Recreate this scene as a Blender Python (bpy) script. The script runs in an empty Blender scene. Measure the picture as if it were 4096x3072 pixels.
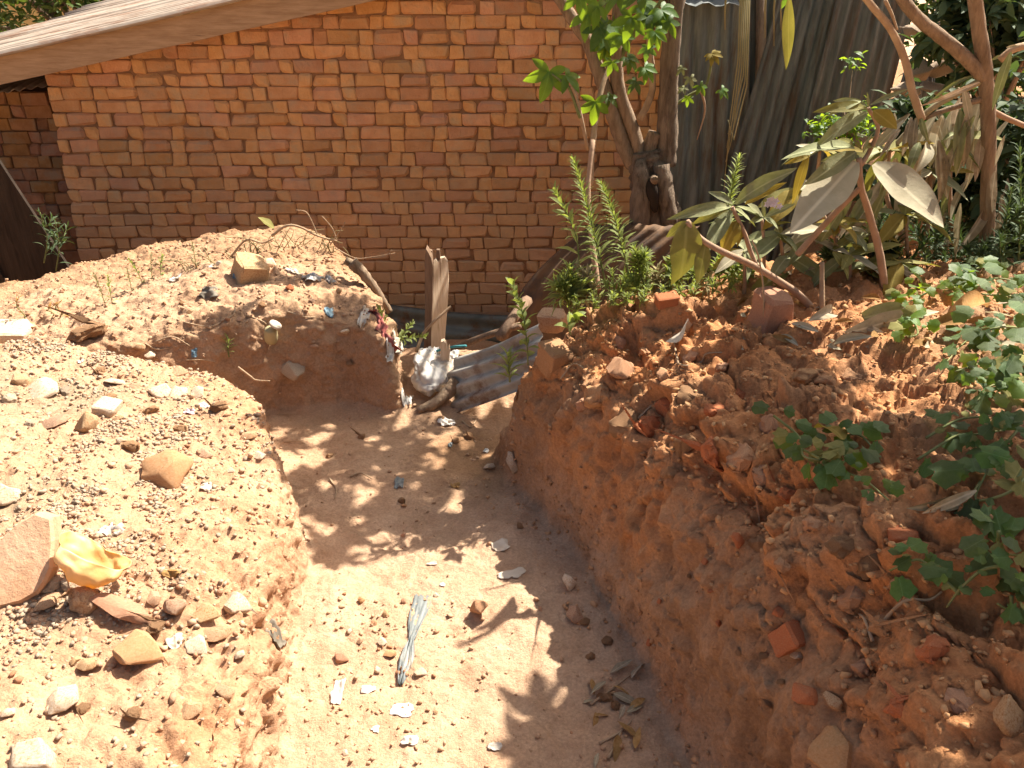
import bpy, bmesh, math, random
import numpy as np
from mathutils import Vector, Matrix
from mathutils.bvhtree import BVHTree

R = math.radians
rnd = random.Random(7)
scene = bpy.context.scene
COL = scene.collection

# ------------------------------------------------------------------ camera, sky, sun, exposure
FPX, PITCH, CAMZ = 850.0, R(27.5), 1.75
cam_d = bpy.data.cameras.new('camera')
cam = bpy.data.objects.new('camera', cam_d)
COL.objects.link(cam)
cam_d.sensor_width = 36.0
cam_d.lens = FPX / 1024 * 36.0
cam_d.clip_start, cam_d.clip_end = 0.05, 600
cam.location = (0, 0, CAMZ)
cam.rotation_euler = (math.pi / 2 - PITCH, 0, 0)
scene.camera = cam

SUN = Vector((0.45, 0.39, 0.80)).normalized()
world = bpy.data.worlds.new('World')
scene.world = world
world.use_nodes = True
wn = world.node_tree
bg = wn.nodes['Background']
sky = wn.nodes.new('ShaderNodeTexSky')
sky.sky_type = 'NISHITA'
sky.sun_disc = False
sky.sun_elevation = math.asin(SUN.z)
sky.sun_rotation = math.atan2(SUN.x, SUN.y)
sky.dust_density = 6.0
sky.ozone_density = 0.5
wn.links.new(sky.outputs[0], bg.inputs[0])
bg.inputs[1].default_value = 0.06
sun_d = bpy.data.lights.new('sun', 'SUN')
sun_d.energy = 5.0
sun_d.angle = R(0.6)
sun_d.color = (1.0, 0.935, 0.83)
sun = bpy.data.objects.new('sun', sun_d)
COL.objects.link(sun)
sun.rotation_euler = SUN.to_track_quat('Z', 'Y').to_euler()
scene.view_settings.view_transform = 'Standard'
scene.view_settings.look = 'None'
scene.view_settings.exposure = 1.45
scene.view_settings.gamma = 1.0
scene.view_settings.use_curve_mapping = False

# ------------------------------------------------------------------ pixel helpers (1024 x 768 frame)
CT, ST = math.cos(PITCH), math.sin(PITCH)


def ray(u, v):
    d = (v - 384) / FPX
    return Vector(((u - 512) / FPX, CT - d * ST, -ST - d * CT))


def at(u, v, Y):
    r = ray(u, v)
    return Vector((0, 0, CAMZ)) + r * (Y / r.y)


def gz(u, v, z):
    r = ray(u, v)
    return Vector((0, 0, CAMZ)) + r * ((z - CAMZ) / r.z)


def pxm(p):
    """metres per pixel at a point"""
    return (p.y * CT + (CAMZ - p.z) * ST) / FPX


# ------------------------------------------------------------------ noise
def _hash(ix, iy, iz, seed):
    h = (ix.astype(np.int64) * 374761393 + iy.astype(np.int64) * 668265263 + iz.astype(np.int64) * 2147483647 + seed * 1274126177) & 0xffffffff
    h = ((h ^ (h >> 13)) * 1274126177) & 0xffffffff
    h = ((h ^ (h >> 16)) * 2246822519) & 0xffffffff
    return ((h ^ (h >> 15)) & 0xffffff) / float(0xffffff)


def vnoise(P, f, seed=0):
    Q = P * f
    i = np.floor(Q)
    t = Q - i
    t = t * t * (3 - 2 * t)
    ix, iy, iz = i[:, 0], i[:, 1], i[:, 2]
    r = 0
    for a in (0, 1):
        wx = t[:, 0] if a else 1 - t[:, 0]
        for b in (0, 1):
            wy = t[:, 1] if b else 1 - t[:, 1]
            for c in (0, 1):
                wz = t[:, 2] if c else 1 - t[:, 2]
                r = r + wx * wy * wz * _hash(ix + a, iy + b, iz + c, seed)
    return r * 2 - 1


def fbm(P, f, octv=3, seed=0, g=0.5):
    r, a = 0, 1.0
    for k in range(octv):
        r = r + a * vnoise(P, f, seed + k * 17)
        f *= 2.03
        a *= g
    return r


def worley(P, f, seed=0, facet=None):
    """distance to nearest feature point and its random value"""
    Q = P * f
    i = np.floor(Q)
    best = np.full(len(P), 9.0)
    second = np.full(len(P), 9.0)
    val = np.zeros(len(P))
    for a in (-1, 0, 1):
        for b in (-1, 0, 1):
            for c in (-1, 0, 1):
                cx, cy, cz = i[:, 0] + a, i[:, 1] + b, i[:, 2] + c
                px = cx + _hash(cx, cy, cz, seed)
                py = cy + _hash(cx, cy, cz, seed + 1)
                pz = cz + _hash(cx, cy, cz, seed + 2)
                d = np.sqrt((px - Q[:, 0]) ** 2 + (py - Q[:, 1]) ** 2 + (pz - Q[:, 2]) ** 2)
                m = d < best
                second = np.where(m, best, np.minimum(second, d))
                val = np.where(m, _hash(cx, cy, cz, seed + 3), val)
                best = np.where(m, d, best)
                if facet is not None:
                    for k_, (cc, pp_) in enumerate(((cx, px), (cy, py), (cz, pz))):
                        facet[:, k_] = np.where(m, Q[:, k_] - pp_, facet[:, k_])
                        facet[:, 3 + k_] = np.where(m, _hash(cx, cy, cz, seed + 7 + k_) * 2 - 1, facet[:, 3 + k_])
    return best, second, val


# ------------------------------------------------------------------ materials
MATS = {}


def mat(name, c1, c2=None, scale=8.0, rough=0.9, bump=0.3, bscale=60.0, rand=0.0, trans=0.0, spec=0.2, metal=0.0, stops=(0.35, 0.65), coord='Object', stretch=None, tcol=None, third=None, tscale=3.0, tstops=(0.5, 0.62), vein=False, bdist=0.01, hue=0.0, dust=False):
    m = bpy.data.materials.new(name)
    m.use_nodes = True
    n, l = m.node_tree.nodes, m.node_tree.links
    p = n['Principled BSDF']
    out = n['Material Output']
    tc = n.new('ShaderNodeTexCoord')
    mp = n.new('ShaderNodeMapping')
    l.new(tc.outputs[coord], mp.inputs[0])
    if stretch:
        mp.inputs['Scale'].default_value = stretch
    oi = n.new('ShaderNodeObjectInfo')
    addv = n.new('ShaderNodeVectorMath')
    addv.operation = 'MULTIPLY_ADD'
    comb = n.new('ShaderNodeCombineXYZ')
    for k in range(3):
        l.new(oi.outputs['Random'], comb.inputs[k])
    l.new(comb.outputs[0], addv.inputs[0])
    addv.inputs[1].default_value = (37, 53, 71)
    l.new(mp.outputs[0], addv.inputs[2])
    vec = addv.outputs[0]
    nz = n.new('ShaderNodeTexNoise')
    nz.inputs['Scale'].default_value = scale
    nz.inputs['Detail'].default_value = 6
    nz.inputs['Roughness'].default_value = 0.62
    l.new(vec, nz.inputs[0])
    rp = n.new('ShaderNodeValToRGB')
    rp.color_ramp.elements[0].position = stops[0]
    rp.color_ramp.elements[1].position = stops[1]
    rp.color_ramp.elements[0].color = (*c1, 1)
    rp.color_ramp.elements[1].color = (*(c2 or c1), 1)
    l.new(nz.outputs[0], rp.inputs[0])
    colr = rp.outputs[0]
    if third:
        nz3 = n.new('ShaderNodeTexNoise')
        nz3.inputs['Scale'].default_value = tscale
        nz3.inputs['Detail'].default_value = 8
        nz3.inputs['Roughness'].default_value = 0.7
        l.new(vec, nz3.inputs[0])
        r3 = n.new('ShaderNodeValToRGB')
        r3.color_ramp.elements[0].position = tstops[0]
        r3.color_ramp.elements[1].position = tstops[1]
        l.new(nz3.outputs[0], r3.inputs[0])
        mx = n.new('ShaderNodeMix')
        mx.data_type = 'RGBA'
        l.new(r3.outputs[0], mx.inputs[0])
        l.new(colr, mx.inputs[6])
        mx.inputs[7].default_value = (*third, 1)
        colr = mx.outputs[2]
    if vein:
        sep = n.new('ShaderNodeSeparateXYZ')
        l.new(tc.outputs['Object'], sep.inputs[0])
        ab = n.new('ShaderNodeMath')
        ab.operation = 'ABSOLUTE'
        l.new(sep.outputs[0], ab.inputs[0])
        rv = n.new('ShaderNodeValToRGB')
        rv.color_ramp.elements[0].position = 0.006
        rv.color_ramp.elements[0].color = (1, 1, 1, 1)
        rv.color_ramp.elements[1].position = 0.02
        rv.color_ramp.elements[1].color = (0, 0, 0, 1)
        l.new(ab.outputs[0], rv.inputs[0])
        mxv = n.new('ShaderNodeMix')
        mxv.data_type = 'RGBA'
        mm = n.new('ShaderNodeMath')
        mm.operation = 'MULTIPLY'
        mm.inputs[1].default_value = 0.5
        l.new(rv.outputs[0], mm.inputs[0])
        l.new(mm.outputs[0], mxv.inputs[0])
        l.new(colr, mxv.inputs[6])
        mxv.inputs[7].default_value = (*[min(1, x * 1.8 + 0.03) for x in (c2 or c1)], 1)
        colr = mxv.outputs[2]
    if rand or hue:
        hs = n.new('ShaderNodeHueSaturation')
        mr = n.new('ShaderNodeMapRange')
        mr.inputs[3].default_value = 1 - rand
        mr.inputs[4].default_value = 1 + rand
        l.new(oi.outputs['Random'], mr.inputs[0])
        l.new(mr.outputs[0], hs.inputs['Value'])
        if hue:
            wnz = n.new('ShaderNodeTexWhiteNoise')
            wnz.noise_dimensions = '1D'
            l.new(oi.outputs['Random'], wnz.inputs['W'])
            mr2 = n.new('ShaderNodeMapRange')
            mr2.inputs[3].default_value = 0.5 - hue
            mr2.inputs[4].default_value = 0.5 + hue
            l.new(wnz.outputs[0], mr2.inputs[0])
            l.new(mr2.outputs[0], hs.inputs['Hue'])
            mr4 = n.new('ShaderNodeMapRange')
            mr4.inputs[3].default_value = 1.0 - hue * 9
            mr4.inputs[4].default_value = 1.0 + hue * 3
            l.new(wnz.outputs[0], mr4.inputs[0])
            l.new(mr4.outputs[0], hs.inputs['Saturation'])
        l.new(colr, hs.inputs['Color'])
        colr = hs.outputs[0]
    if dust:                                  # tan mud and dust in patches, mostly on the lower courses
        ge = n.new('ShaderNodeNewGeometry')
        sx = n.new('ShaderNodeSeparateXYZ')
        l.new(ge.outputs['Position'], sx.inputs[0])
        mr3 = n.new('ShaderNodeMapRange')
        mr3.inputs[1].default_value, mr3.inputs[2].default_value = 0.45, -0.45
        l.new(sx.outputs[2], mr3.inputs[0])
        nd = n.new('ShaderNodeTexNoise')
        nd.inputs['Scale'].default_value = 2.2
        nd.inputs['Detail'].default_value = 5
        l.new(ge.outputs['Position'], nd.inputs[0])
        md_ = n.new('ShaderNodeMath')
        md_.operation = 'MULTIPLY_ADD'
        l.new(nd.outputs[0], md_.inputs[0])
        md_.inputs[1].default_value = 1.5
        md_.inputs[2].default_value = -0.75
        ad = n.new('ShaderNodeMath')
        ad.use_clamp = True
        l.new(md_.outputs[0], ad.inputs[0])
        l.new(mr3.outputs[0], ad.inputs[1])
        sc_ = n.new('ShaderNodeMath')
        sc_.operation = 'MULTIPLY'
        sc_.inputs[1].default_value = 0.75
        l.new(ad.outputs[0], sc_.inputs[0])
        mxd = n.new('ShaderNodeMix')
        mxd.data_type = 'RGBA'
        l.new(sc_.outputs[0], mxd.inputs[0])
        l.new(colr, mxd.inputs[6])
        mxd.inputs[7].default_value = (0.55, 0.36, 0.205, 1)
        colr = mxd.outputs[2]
    l.new(colr, p.inputs['Base Color'])
    p.inputs['Roughness'].default_value = rough
    p.inputs['Metallic'].default_value = metal
    p.inputs['Specular IOR Level'].default_value = spec
    if bump:
        nb = n.new('ShaderNodeTexNoise')
        nb.inputs['Scale'].default_value = bscale
        nb.inputs['Detail'].default_value = 8
        nb.inputs['Roughness'].default_value = 0.65
        l.new(vec, nb.inputs[0])
        bp = n.new('ShaderNodeBump')
        bp.inputs['Strength'].default_value = bump
        bp.inputs['Distance'].default_value = bdist
        l.new(nb.outputs[0], bp.inputs['Height'])
        l.new(bp.outputs[0], p.inputs['Normal'])
    if trans:
        tr = n.new('ShaderNodeBsdfTranslucent')
        if tcol:
            tr.inputs[0].default_value = (*tcol, 1)
        else:
            l.new(colr, tr.inputs[0])
        ms = n.new('ShaderNodeMixShader')
        ms.inputs[0].default_value = trans
        l.new(p.outputs[0], ms.inputs[1])
        l.new(tr.outputs[0], ms.inputs[2])
        l.new(ms.outputs[0], out.inputs[0])
    MATS[name] = m
    return m


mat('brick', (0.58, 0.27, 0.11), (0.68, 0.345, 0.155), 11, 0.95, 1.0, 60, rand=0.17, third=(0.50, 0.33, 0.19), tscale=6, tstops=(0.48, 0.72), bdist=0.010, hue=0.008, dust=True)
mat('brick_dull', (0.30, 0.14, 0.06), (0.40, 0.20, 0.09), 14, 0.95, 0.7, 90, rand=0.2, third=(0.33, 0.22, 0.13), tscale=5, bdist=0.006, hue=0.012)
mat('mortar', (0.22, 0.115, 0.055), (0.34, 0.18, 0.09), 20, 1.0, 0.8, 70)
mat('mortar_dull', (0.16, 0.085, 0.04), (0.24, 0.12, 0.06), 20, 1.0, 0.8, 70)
mat('fascia', (0.33, 0.205, 0.11), (0.46, 0.305, 0.175), 6, 0.85, 0.4, 30, stretch=(1, 9, 9), third=(0.16, 0.10, 0.06), tscale=4, tstops=(0.62, 0.75))
mat('rusty_roof', (0.33, 0.26, 0.20), (0.46, 0.38, 0.30), 5, 0.7, 0.2, 40, stretch=(1, 2.5, 2.5), third=(0.27, 0.14, 0.08), tscale=3, metal=0.15, rand=0.1, tstops=(0.5, 0.7))
mat('fence_metal', (0.11, 0.125, 0.11), (0.23, 0.245, 0.215), 5, 0.65, 0.25, 40, stretch=(5, 5, 0.6), third=(0.12, 0.075, 0.045), tscale=3.0, tstops=(0.48, 0.68), metal=0.2, rand=0.15)
mat('grey_metal', (0.28, 0.27, 0.235), (0.42, 0.40, 0.35), 6, 0.65, 0.2, 40, third=(0.17, 0.085, 0.04), tscale=7, tstops=(0.48, 0.66), metal=0.3, spec=0.4)
mat('dark_metal', (0.07, 0.085, 0.08), (0.13, 0.15, 0.145), 6, 0.55, 0.2, 40, third=(0.10, 0.06, 0.035), tscale=5, metal=0.2)
mat('rust_metal', (0.10, 0.055, 0.03), (0.17, 0.10, 0.055), 6, 0.8, 0.3, 40, third=(0.07, 0.05, 0.04), tscale=5)
mat('plank', (0.50, 0.38, 0.26), (0.62, 0.50, 0.37), 10, 0.85, 0.5, 30, stretch=(9, 9, 0.7), third=(0.22, 0.13, 0.07), tscale=6, tstops=(0.58, 0.68))
mat('plank_dark', (0.15, 0.095, 0.06), (0.24, 0.155, 0.10), 10, 0.85, 0.5, 30, stretch=(9, 9, 0.7))
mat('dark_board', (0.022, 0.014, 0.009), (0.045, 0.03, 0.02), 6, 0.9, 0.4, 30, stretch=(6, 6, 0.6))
mat('bark', (0.20, 0.135, 0.085), (0.33, 0.235, 0.155), 14, 0.9, 0.8, 45, stretch=(3, 3, 0.7), third=(0.12, 0.08, 0.05), tscale=8, tstops=(0.55, 0.7))
mat('bark_grey', (0.16, 0.115, 0.08), (0.30, 0.225, 0.16), 12, 0.9, 1.0, 35, stretch=(3, 3, 0.6), third=(0.07, 0.045, 0.03), tscale=9, tstops=(0.52, 0.68), bdist=0.02)
mat('twig', (0.30, 0.20, 0.12), (0.42, 0.30, 0.19), 20, 0.9, 0.4, 60)
mat('stem_pink', (0.30, 0.19, 0.12), (0.40, 0.26, 0.17), 20, 0.85, 0.3, 60)
mat('green_stem', (0.13, 0.16, 0.05), (0.22, 0.22, 0.09), 20, 0.7, 0.2, 60)
mat('leaf_greygreen', (0.21, 0.22, 0.095), (0.31, 0.315, 0.165), 6, 0.75, 0.2, 30, rand=0.15, trans=0.25, tcol=(0.16, 0.17, 0.03), vein=True, hue=0.01)
mat('leaf_pale', (0.38, 0.335, 0.22), (0.46, 0.41, 0.28), 5, 0.8, 0.15, 30, rand=0.1, trans=0.15, vein=True)
mat('leaf_yellow', (0.26, 0.20, 0.04), (0.34, 0.26, 0.06), 5, 0.75, 0.15, 30, rand=0.2, trans=0.35, tcol=(0.38, 0.27, 0.03), vein=True, third=(0.17, 0.09, 0.03), tscale=6, tstops=(0.6, 0.72))
mat('leaf_olive', (0.20, 0.19, 0.055), (0.27, 0.25, 0.085), 5, 0.75, 0.15, 30, rand=0.12, trans=0.35, tcol=(0.24, 0.22, 0.03), vein=True)
mat('leaf_dead', (0.26, 0.205, 0.12), (0.38, 0.31, 0.20), 7, 0.9, 0.3, 30, rand=0.25, trans=0.12, vein=True, hue=0.012)
mat('leaf_dry', (0.30, 0.16, 0.05), (0.42, 0.25, 0.10), 7, 0.9, 0.3, 30, rand=0.2, trans=0.2)
mat('leaf_bright', (0.06, 0.14, 0.022), (0.09, 0.19, 0.03), 6, 0.5, 0.15, 30, rand=0.3, trans=0.5, tcol=(0.34, 0.48, 0.02), vein=True, spec=0.4)
mat('leaf_vine', (0.055, 0.115, 0.025), (0.10, 0.165, 0.045), 9, 0.55, 0.3, 30, rand=0.4, trans=0.4, tcol=(0.20, 0.32, 0.02), vein=True, spec=0.35, hue=0.02, third=(0.15, 0.14, 0.05), tscale=4, tstops=(0.6, 0.72))
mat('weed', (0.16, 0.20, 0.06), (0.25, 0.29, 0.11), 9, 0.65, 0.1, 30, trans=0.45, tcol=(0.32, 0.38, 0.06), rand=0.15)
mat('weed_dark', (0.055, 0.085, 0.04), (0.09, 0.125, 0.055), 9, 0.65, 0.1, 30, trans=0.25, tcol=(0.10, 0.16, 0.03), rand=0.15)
mat('weed_dry', (0.27, 0.22, 0.10), (0.36, 0.30, 0.16), 9, 0.85, 0.1, 30, trans=0.2)
mat('tree_leaf', (0.035, 0.065, 0.02), (0.07, 0.11, 0.03), 3, 0.55, 0.1, 30, trans=0.3, tcol=(0.14, 0.2, 0.02))
mat('flower', (0.55, 0.50, 0.62), (0.65, 0.6, 0.7), 9, 0.7, 0.1, 30)
mat('stone_tan', (0.42, 0.255, 0.14), (0.55, 0.36, 0.21), 14, 0.95, 0.6, 50, rand=0.15, third=(0.36, 0.17, 0.075), tscale=8, hue=0.008)
mat('stone_pale', (0.52, 0.40, 0.28), (0.64, 0.52, 0.38), 14, 0.9, 0.5, 50, rand=0.1, third=(0.45, 0.27, 0.15), tscale=8)
mat('stone_orange', (0.44, 0.215, 0.105), (0.54, 0.30, 0.16), 12, 0.95, 0.6, 50, rand=0.12, third=(0.42, 0.25, 0.14), tscale=7, tstops=(0.52, 0.7), hue=0.008)
mat('stone_red', (0.36, 0.115, 0.05), (0.45, 0.165, 0.07), 12, 0.95, 0.5, 50, rand=0.12, third=(0.36, 0.2, 0.11), tscale=6, tstops=(0.55, 0.72))
mat('stone_grey', (0.34, 0.255, 0.175), (0.46, 0.355, 0.25), 18, 0.95, 0.6, 50, rand=0.15)
mat('clod', (0.35, 0.19, 0.095), (0.45, 0.26, 0.135), 18, 1.0, 0.9, 45, rand=0.2)
mat('yellow_plastic', (0.76, 0.52, 0.18), (0.84, 0.66, 0.34), 9, 0.45, 0.3, 14, trans=0.35, tcol=(0.85, 0.5, 0.06), spec=0.4)
mat('white_plastic', (0.58, 0.54, 0.48), (0.70, 0.67, 0.62), 5, 0.5, 0.4, 25, trans=0.2, third=(0.48, 0.33, 0.2), tscale=7, tstops=(0.5, 0.68), spec=0.3, rand=0.06)
mat('paper', (0.52, 0.44, 0.34), (0.62, 0.54, 0.43), 8, 0.9, 0.2, 30, third=(0.52, 0.38, 0.24), tscale=6, tstops=(0.58, 0.75), rand=0.08)
mat('grey_plastic', (0.13, 0.145, 0.14), (0.21, 0.225, 0.215), 8, 0.45, 0.4, 25, trans=0.15, spec=0.4, third=(0.5, 0.40, 0.28), tscale=6, tstops=(0.6, 0.75))
mat('clear_plastic', (0.62, 0.56, 0.50), (0.72, 0.66, 0.60), 8, 0.3, 0.4, 25, trans=0.5, spec=0.5)
mat('blue_plastic', (0.13, 0.24, 0.32), (0.30, 0.42, 0.47), 20, 0.5, 0.3, 25, trans=0.2)
mat('pink_plastic', (0.68, 0.50, 0.52), (0.75, 0.62, 0.62), 14, 0.6, 0.3, 25, trans=0.2)
mat('red_cloth', (0.30, 0.07, 0.06), (0.42, 0.16, 0.13), 20, 0.95, 0.4, 40)
mat('dirty_cup', (0.42, 0.34, 0.18), (0.52, 0.44, 0.25), 8, 0.5, 0.3, 25, trans=0.2)
mat('teal_rope', (0.05, 0.22, 0.24), (0.08, 0.3, 0.32), 20, 0.8, 0.2, 60)
mat('plaster', (0.55, 0.38, 0.15), (0.65, 0.47, 0.2), 2, 0.9, 0.2, 20)
mat('slab', (0.44, 0.255, 0.145), (0.53, 0.335, 0.21), 9, 0.95, 0.6, 50, third=(0.42, 0.21, 0.11), tscale=5, tstops=(0.5, 0.7))
mat('dark_leather', (0.12, 0.105, 0.08), (0.2, 0.17, 0.13), 9, 0.8, 0.3, 30)
mat('hollow', (0.02, 0.014, 0.01), (0.04, 0.028, 0.02), 9, 1.0, 0.3, 30)


def soil_material():
    m = bpy.data.materials.new('soil')
    m.use_nodes = True
    n, l = m.node_tree.nodes, m.node_tree.links
    p = n['Principled BSDF']
    tc = n.new('ShaderNodeTexCoord')
    at_ = n.new('ShaderNodeAttribute')
    at_.attribute_name = 'soil'
    sep = n.new('ShaderNodeSeparateColor')
    l.new(at_.outputs['Color'], sep.inputs[0])

    def noise(scale, detail=8, rough=0.65):
        q = n.new('ShaderNodeTexNoise')
        q.inputs['Scale'].default_value = scale
        q.inputs['Detail'].default_value = detail
        q.inputs['Roughness'].default_value = rough
        l.new(tc.outputs['Object'], q.inputs[0])
        return q.outputs[0]

    def ramp(src, p0, p1, c0, c1):
        q = n.new('ShaderNodeValToRGB')
        q.color_ramp.elements[0].position = p0
        q.color_ramp.elements[1].position = p1
        q.color_ramp.elements[0].color = (*c0, 1)
        q.color_ramp.elements[1].color = (*c1, 1)
        l.new(src, q.inputs[0])
        return q.outputs[0]

    def mix(f, a, b):
        q = n.new('ShaderNodeMix')
        q.data_type = 'RGBA'
        l.new(f, q.inputs[0])
        l.new(a, q.inputs[6])
        l.new(b, q.inputs[7])
        return q.outputs[2]

    n1, n2, n3 = noise(7), noise(35), noise(120, 4)
    tan = ramp(n1, 0.35, 0.65, (0.45, 0.285, 0.18), (0.56, 0.38, 0.255))
    orange = ramp(n1, 0.35, 0.65, (0.46, 0.195, 0.08), (0.60, 0.295, 0.135))
    grey = ramp(n2, 0.35, 0.65, (0.31, 0.22, 0.14), (0.42, 0.31, 0.205))
    brown = ramp(n1, 0.35, 0.65, (0.29, 0.165, 0.088), (0.40, 0.235, 0.13))
    c = mix(sep.outputs[0], tan, orange)
    c = mix(sep.outputs[1], c, grey)
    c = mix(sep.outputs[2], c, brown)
    # light and dark grains
    g = ramp(n3, 0.3, 0.72, (0.78, 0.76, 0.73), (1.16, 1.16, 1.14))
    mu = n.new('ShaderNodeMix')
    mu.data_type = 'RGBA'
    mu.blend_type = 'MULTIPLY'
    mu.inputs[0].default_value = 1
    l.new(c, mu.inputs[6])
    l.new(g, mu.inputs[7])
    sp = ramp(n2, 0.30, 0.36, (0.72, 0.68, 0.62), (1, 1, 1))
    mu2 = n.new('ShaderNodeMix')
    mu2.data_type = 'RGBA'
    mu2.blend_type = 'MULTIPLY'
    mu2.inputs[0].default_value = 1
    l.new(mu.outputs[2], mu2.inputs[6])
    l.new(sp, mu2.inputs[7])
    l.new(mu2.outputs[2], p.inputs['Base Color'])
    p.inputs['Roughness'].default_value = 1.0
    p.inputs['Specular IOR Level'].default_value = 0.1
    b1 = n.new('ShaderNodeBump')
    b1.inputs['Strength'].default_value = 0.75
    b1.inputs['Distance'].default_value = 0.018
    l.new(noise(48, 10, 0.7), b1.inputs['Height'])
    b2 = n.new('ShaderNodeBump')
    b2.inputs['Strength'].default_value = 0.5
    b2.inputs['Distance'].default_value = 0.006
    l.new(noise(190, 6, 0.7), b2.inputs['Height'])
    l.new(b1.outputs[0], b2.inputs['Normal'])
    l.new(b2.outputs[0], p.inputs['Normal'])
    MATS['soil'] = m


soil_material()


# ------------------------------------------------------------------ mesh helpers
def tag(o, label=None, cat=None, group=None, kind=None):
    if label:
        o['label'] = label
    if cat:
        o['category'] = cat
    if group:
        o['group'] = group
    if kind:
        o['kind'] = kind
    return o


def empty(name, loc=(0, 0, 0)):
    o = bpy.data.objects.new(name, None)
    o.location = loc
    o.empty_display_size = 0.06
    COL.objects.link(o)
    return o


def link(name, me, parent=None, m=None):
    o = bpy.data.objects.new(name, me)
    COL.objects.link(o)
    if m and not me.materials:
        me.materials.append(MATS[m])
    if parent:
        o.parent = parent
        o.matrix_parent_inverse = Matrix.Translation(-chain_loc(parent))
    return o


def chain_loc(p):
    v = Vector((0, 0, 0))
    while p:
        v += p.location
        # parents are never rotated; keep the inverse offset of parts that have one
        v += p.matrix_parent_inverse.translation
        p = p.parent
    return v


class MB:
    def __init__(s):
        s.v, s.f = [], []

    def add(s, vs, fs):
        k = len(s.v)
        s.v += [tuple(x) for x in vs]
        s.f += [tuple(i + k for i in f) for f in fs]

    def mesh(s, name, m=None, smooth=True):
        me = bpy.data.meshes.new(name)
        me.from_pydata(s.v, [], s.f)
        if smooth:
            me.polygons.foreach_set('use_smooth', [True] * len(s.f))
        if m:
            me.materials.append(MATS[m])
        me.update()
        return me

    def build(s, name, m, parent=None, smooth=True):
        return link(name, s.mesh(name, m, smooth), parent)

    def tube(s, pts, rad, seg=7, wob=0.0, seed=0, cap=True):
        rr = random.Random(seed)
        pts = [Vector(p) for p in pts]
        if not isinstance(rad, (list, tuple)):
            rad = [rad] * len(pts)
        ring = []
        nrm = None
        vs, fs = [], []
        for i, p in enumerate(pts):
            d = (pts[min(i + 1, len(pts) - 1)] - pts[max(i - 1, 0)]).normalized()
            if nrm is None:
                nrm = d.orthogonal().normalized()
            nrm = (nrm - d * nrm.dot(d)).normalized()
            b = d.cross(nrm)
            for k in range(seg):
                a = 2 * math.pi * k / seg
                r = rad[i] * (1 + wob * rr.uniform(-1, 1))
                vs.append(p + (nrm * math.cos(a) + b * math.sin(a)) * r)
        for i in range(len(pts) - 1):
            for k in range(seg):
                fs.append((i * seg + k, i * seg + (k + 1) % seg, (i + 1) * seg + (k + 1) % seg, (i + 1) * seg + k))
        if cap:
            fs.append(tuple(range(seg))[::-1])
            fs.append(tuple((len(pts) - 1) * seg + k for k in range(seg)))
        s.add(vs, fs)

    def leaf(s, B, T, N, w, bend=0.15, fold=0.2, n=5):
        """lance leaf from B to T, width w (metres), facing N"""
        B, T, N = Vector(B), Vector(T), Vector(N)
        d = T - B
        L = d.length
        d.normalize()
        N = (N - d * N.dot(d))
        if N.length < 1e-4:
            N = d.orthogonal()
        N.normalize()
        S = d.cross(N)
        vs, fs = [], []
        for i in range(n + 1):
            t = i / n
            hw = w * 0.5 * math.sin(math.pi * min(1, t * 0.97 + 0.03)) ** 0.8 * (1.15 - 0.4 * t) if i < n else 0.0005
            c = B + d * (L * t) + N * (bend * L * math.sin(math.pi * t))
            vs += [c - S * hw + N * (fold * hw), c, c + S * hw + N * (fold * hw)]
        for i in range(n):
            a = i * 3
            fs += [(a, a + 1, a + 4, a + 3), (a + 1, a + 2, a + 5, a + 4)]
        s.add(vs, fs)

    def box(s, c, sz, rot=None, jit=0.0, rr=None):
        c = Vector(c)
        vs = []
        for x in (-1, 1):
            for y in (-1, 1):
                for z in (-1, 1):
                    q = Vector((x * sz[0] / 2, y * sz[1] / 2, z * sz[2] / 2))
                    if jit:
                        q += Vector([rr.uniform(-jit, jit) for _ in range(3)])
                    if rot:
                        q = rot @ q
                    vs.append(c + q)
        s.add(vs, [(0, 1, 3, 2), (4, 6, 7, 5), (0, 4, 5, 1), (2, 3, 7, 6), (0, 2, 6, 4), (1, 5, 7, 3)])


def smooth_path(pts, n=4):
    """Catmull-Rom through 3D points"""
    P = [Vector(p) for p in pts]
    P = [P[0] * 2 - P[1]] + P + [P[-1] * 2 - P[-2]]
    out = []
    for i in range(1, len(P) - 2):
        for k in range(n):
            t = k / n
            a, b, c, d = P[i - 1], P[i], P[i + 1], P[i + 2]
            out.append(0.5 * ((2 * b) + (c - a) * t + (2 * a - 5 * b + 4 * c - d) * t * t + (3 * b - a - 3 * c + d) * t ** 3))
    out.append(P[-2])
    return out


def lerp_list(a, b, n):
    return [a + (b - a) * i / (n - 1) for i in range(n)]

# ------------------------------------------------------------------ terrain
def itp(x, pts):
    return np.interp(x, [p[0] for p in pts], [p[1] for p in pts])


def smax(a, b, k=0.03):
    return 0.5 * (a + b + np.sqrt((a - b) ** 2 + k * k))


def smin(a, b, k=0.03):
    return -smax(-a, -b, k)


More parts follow.
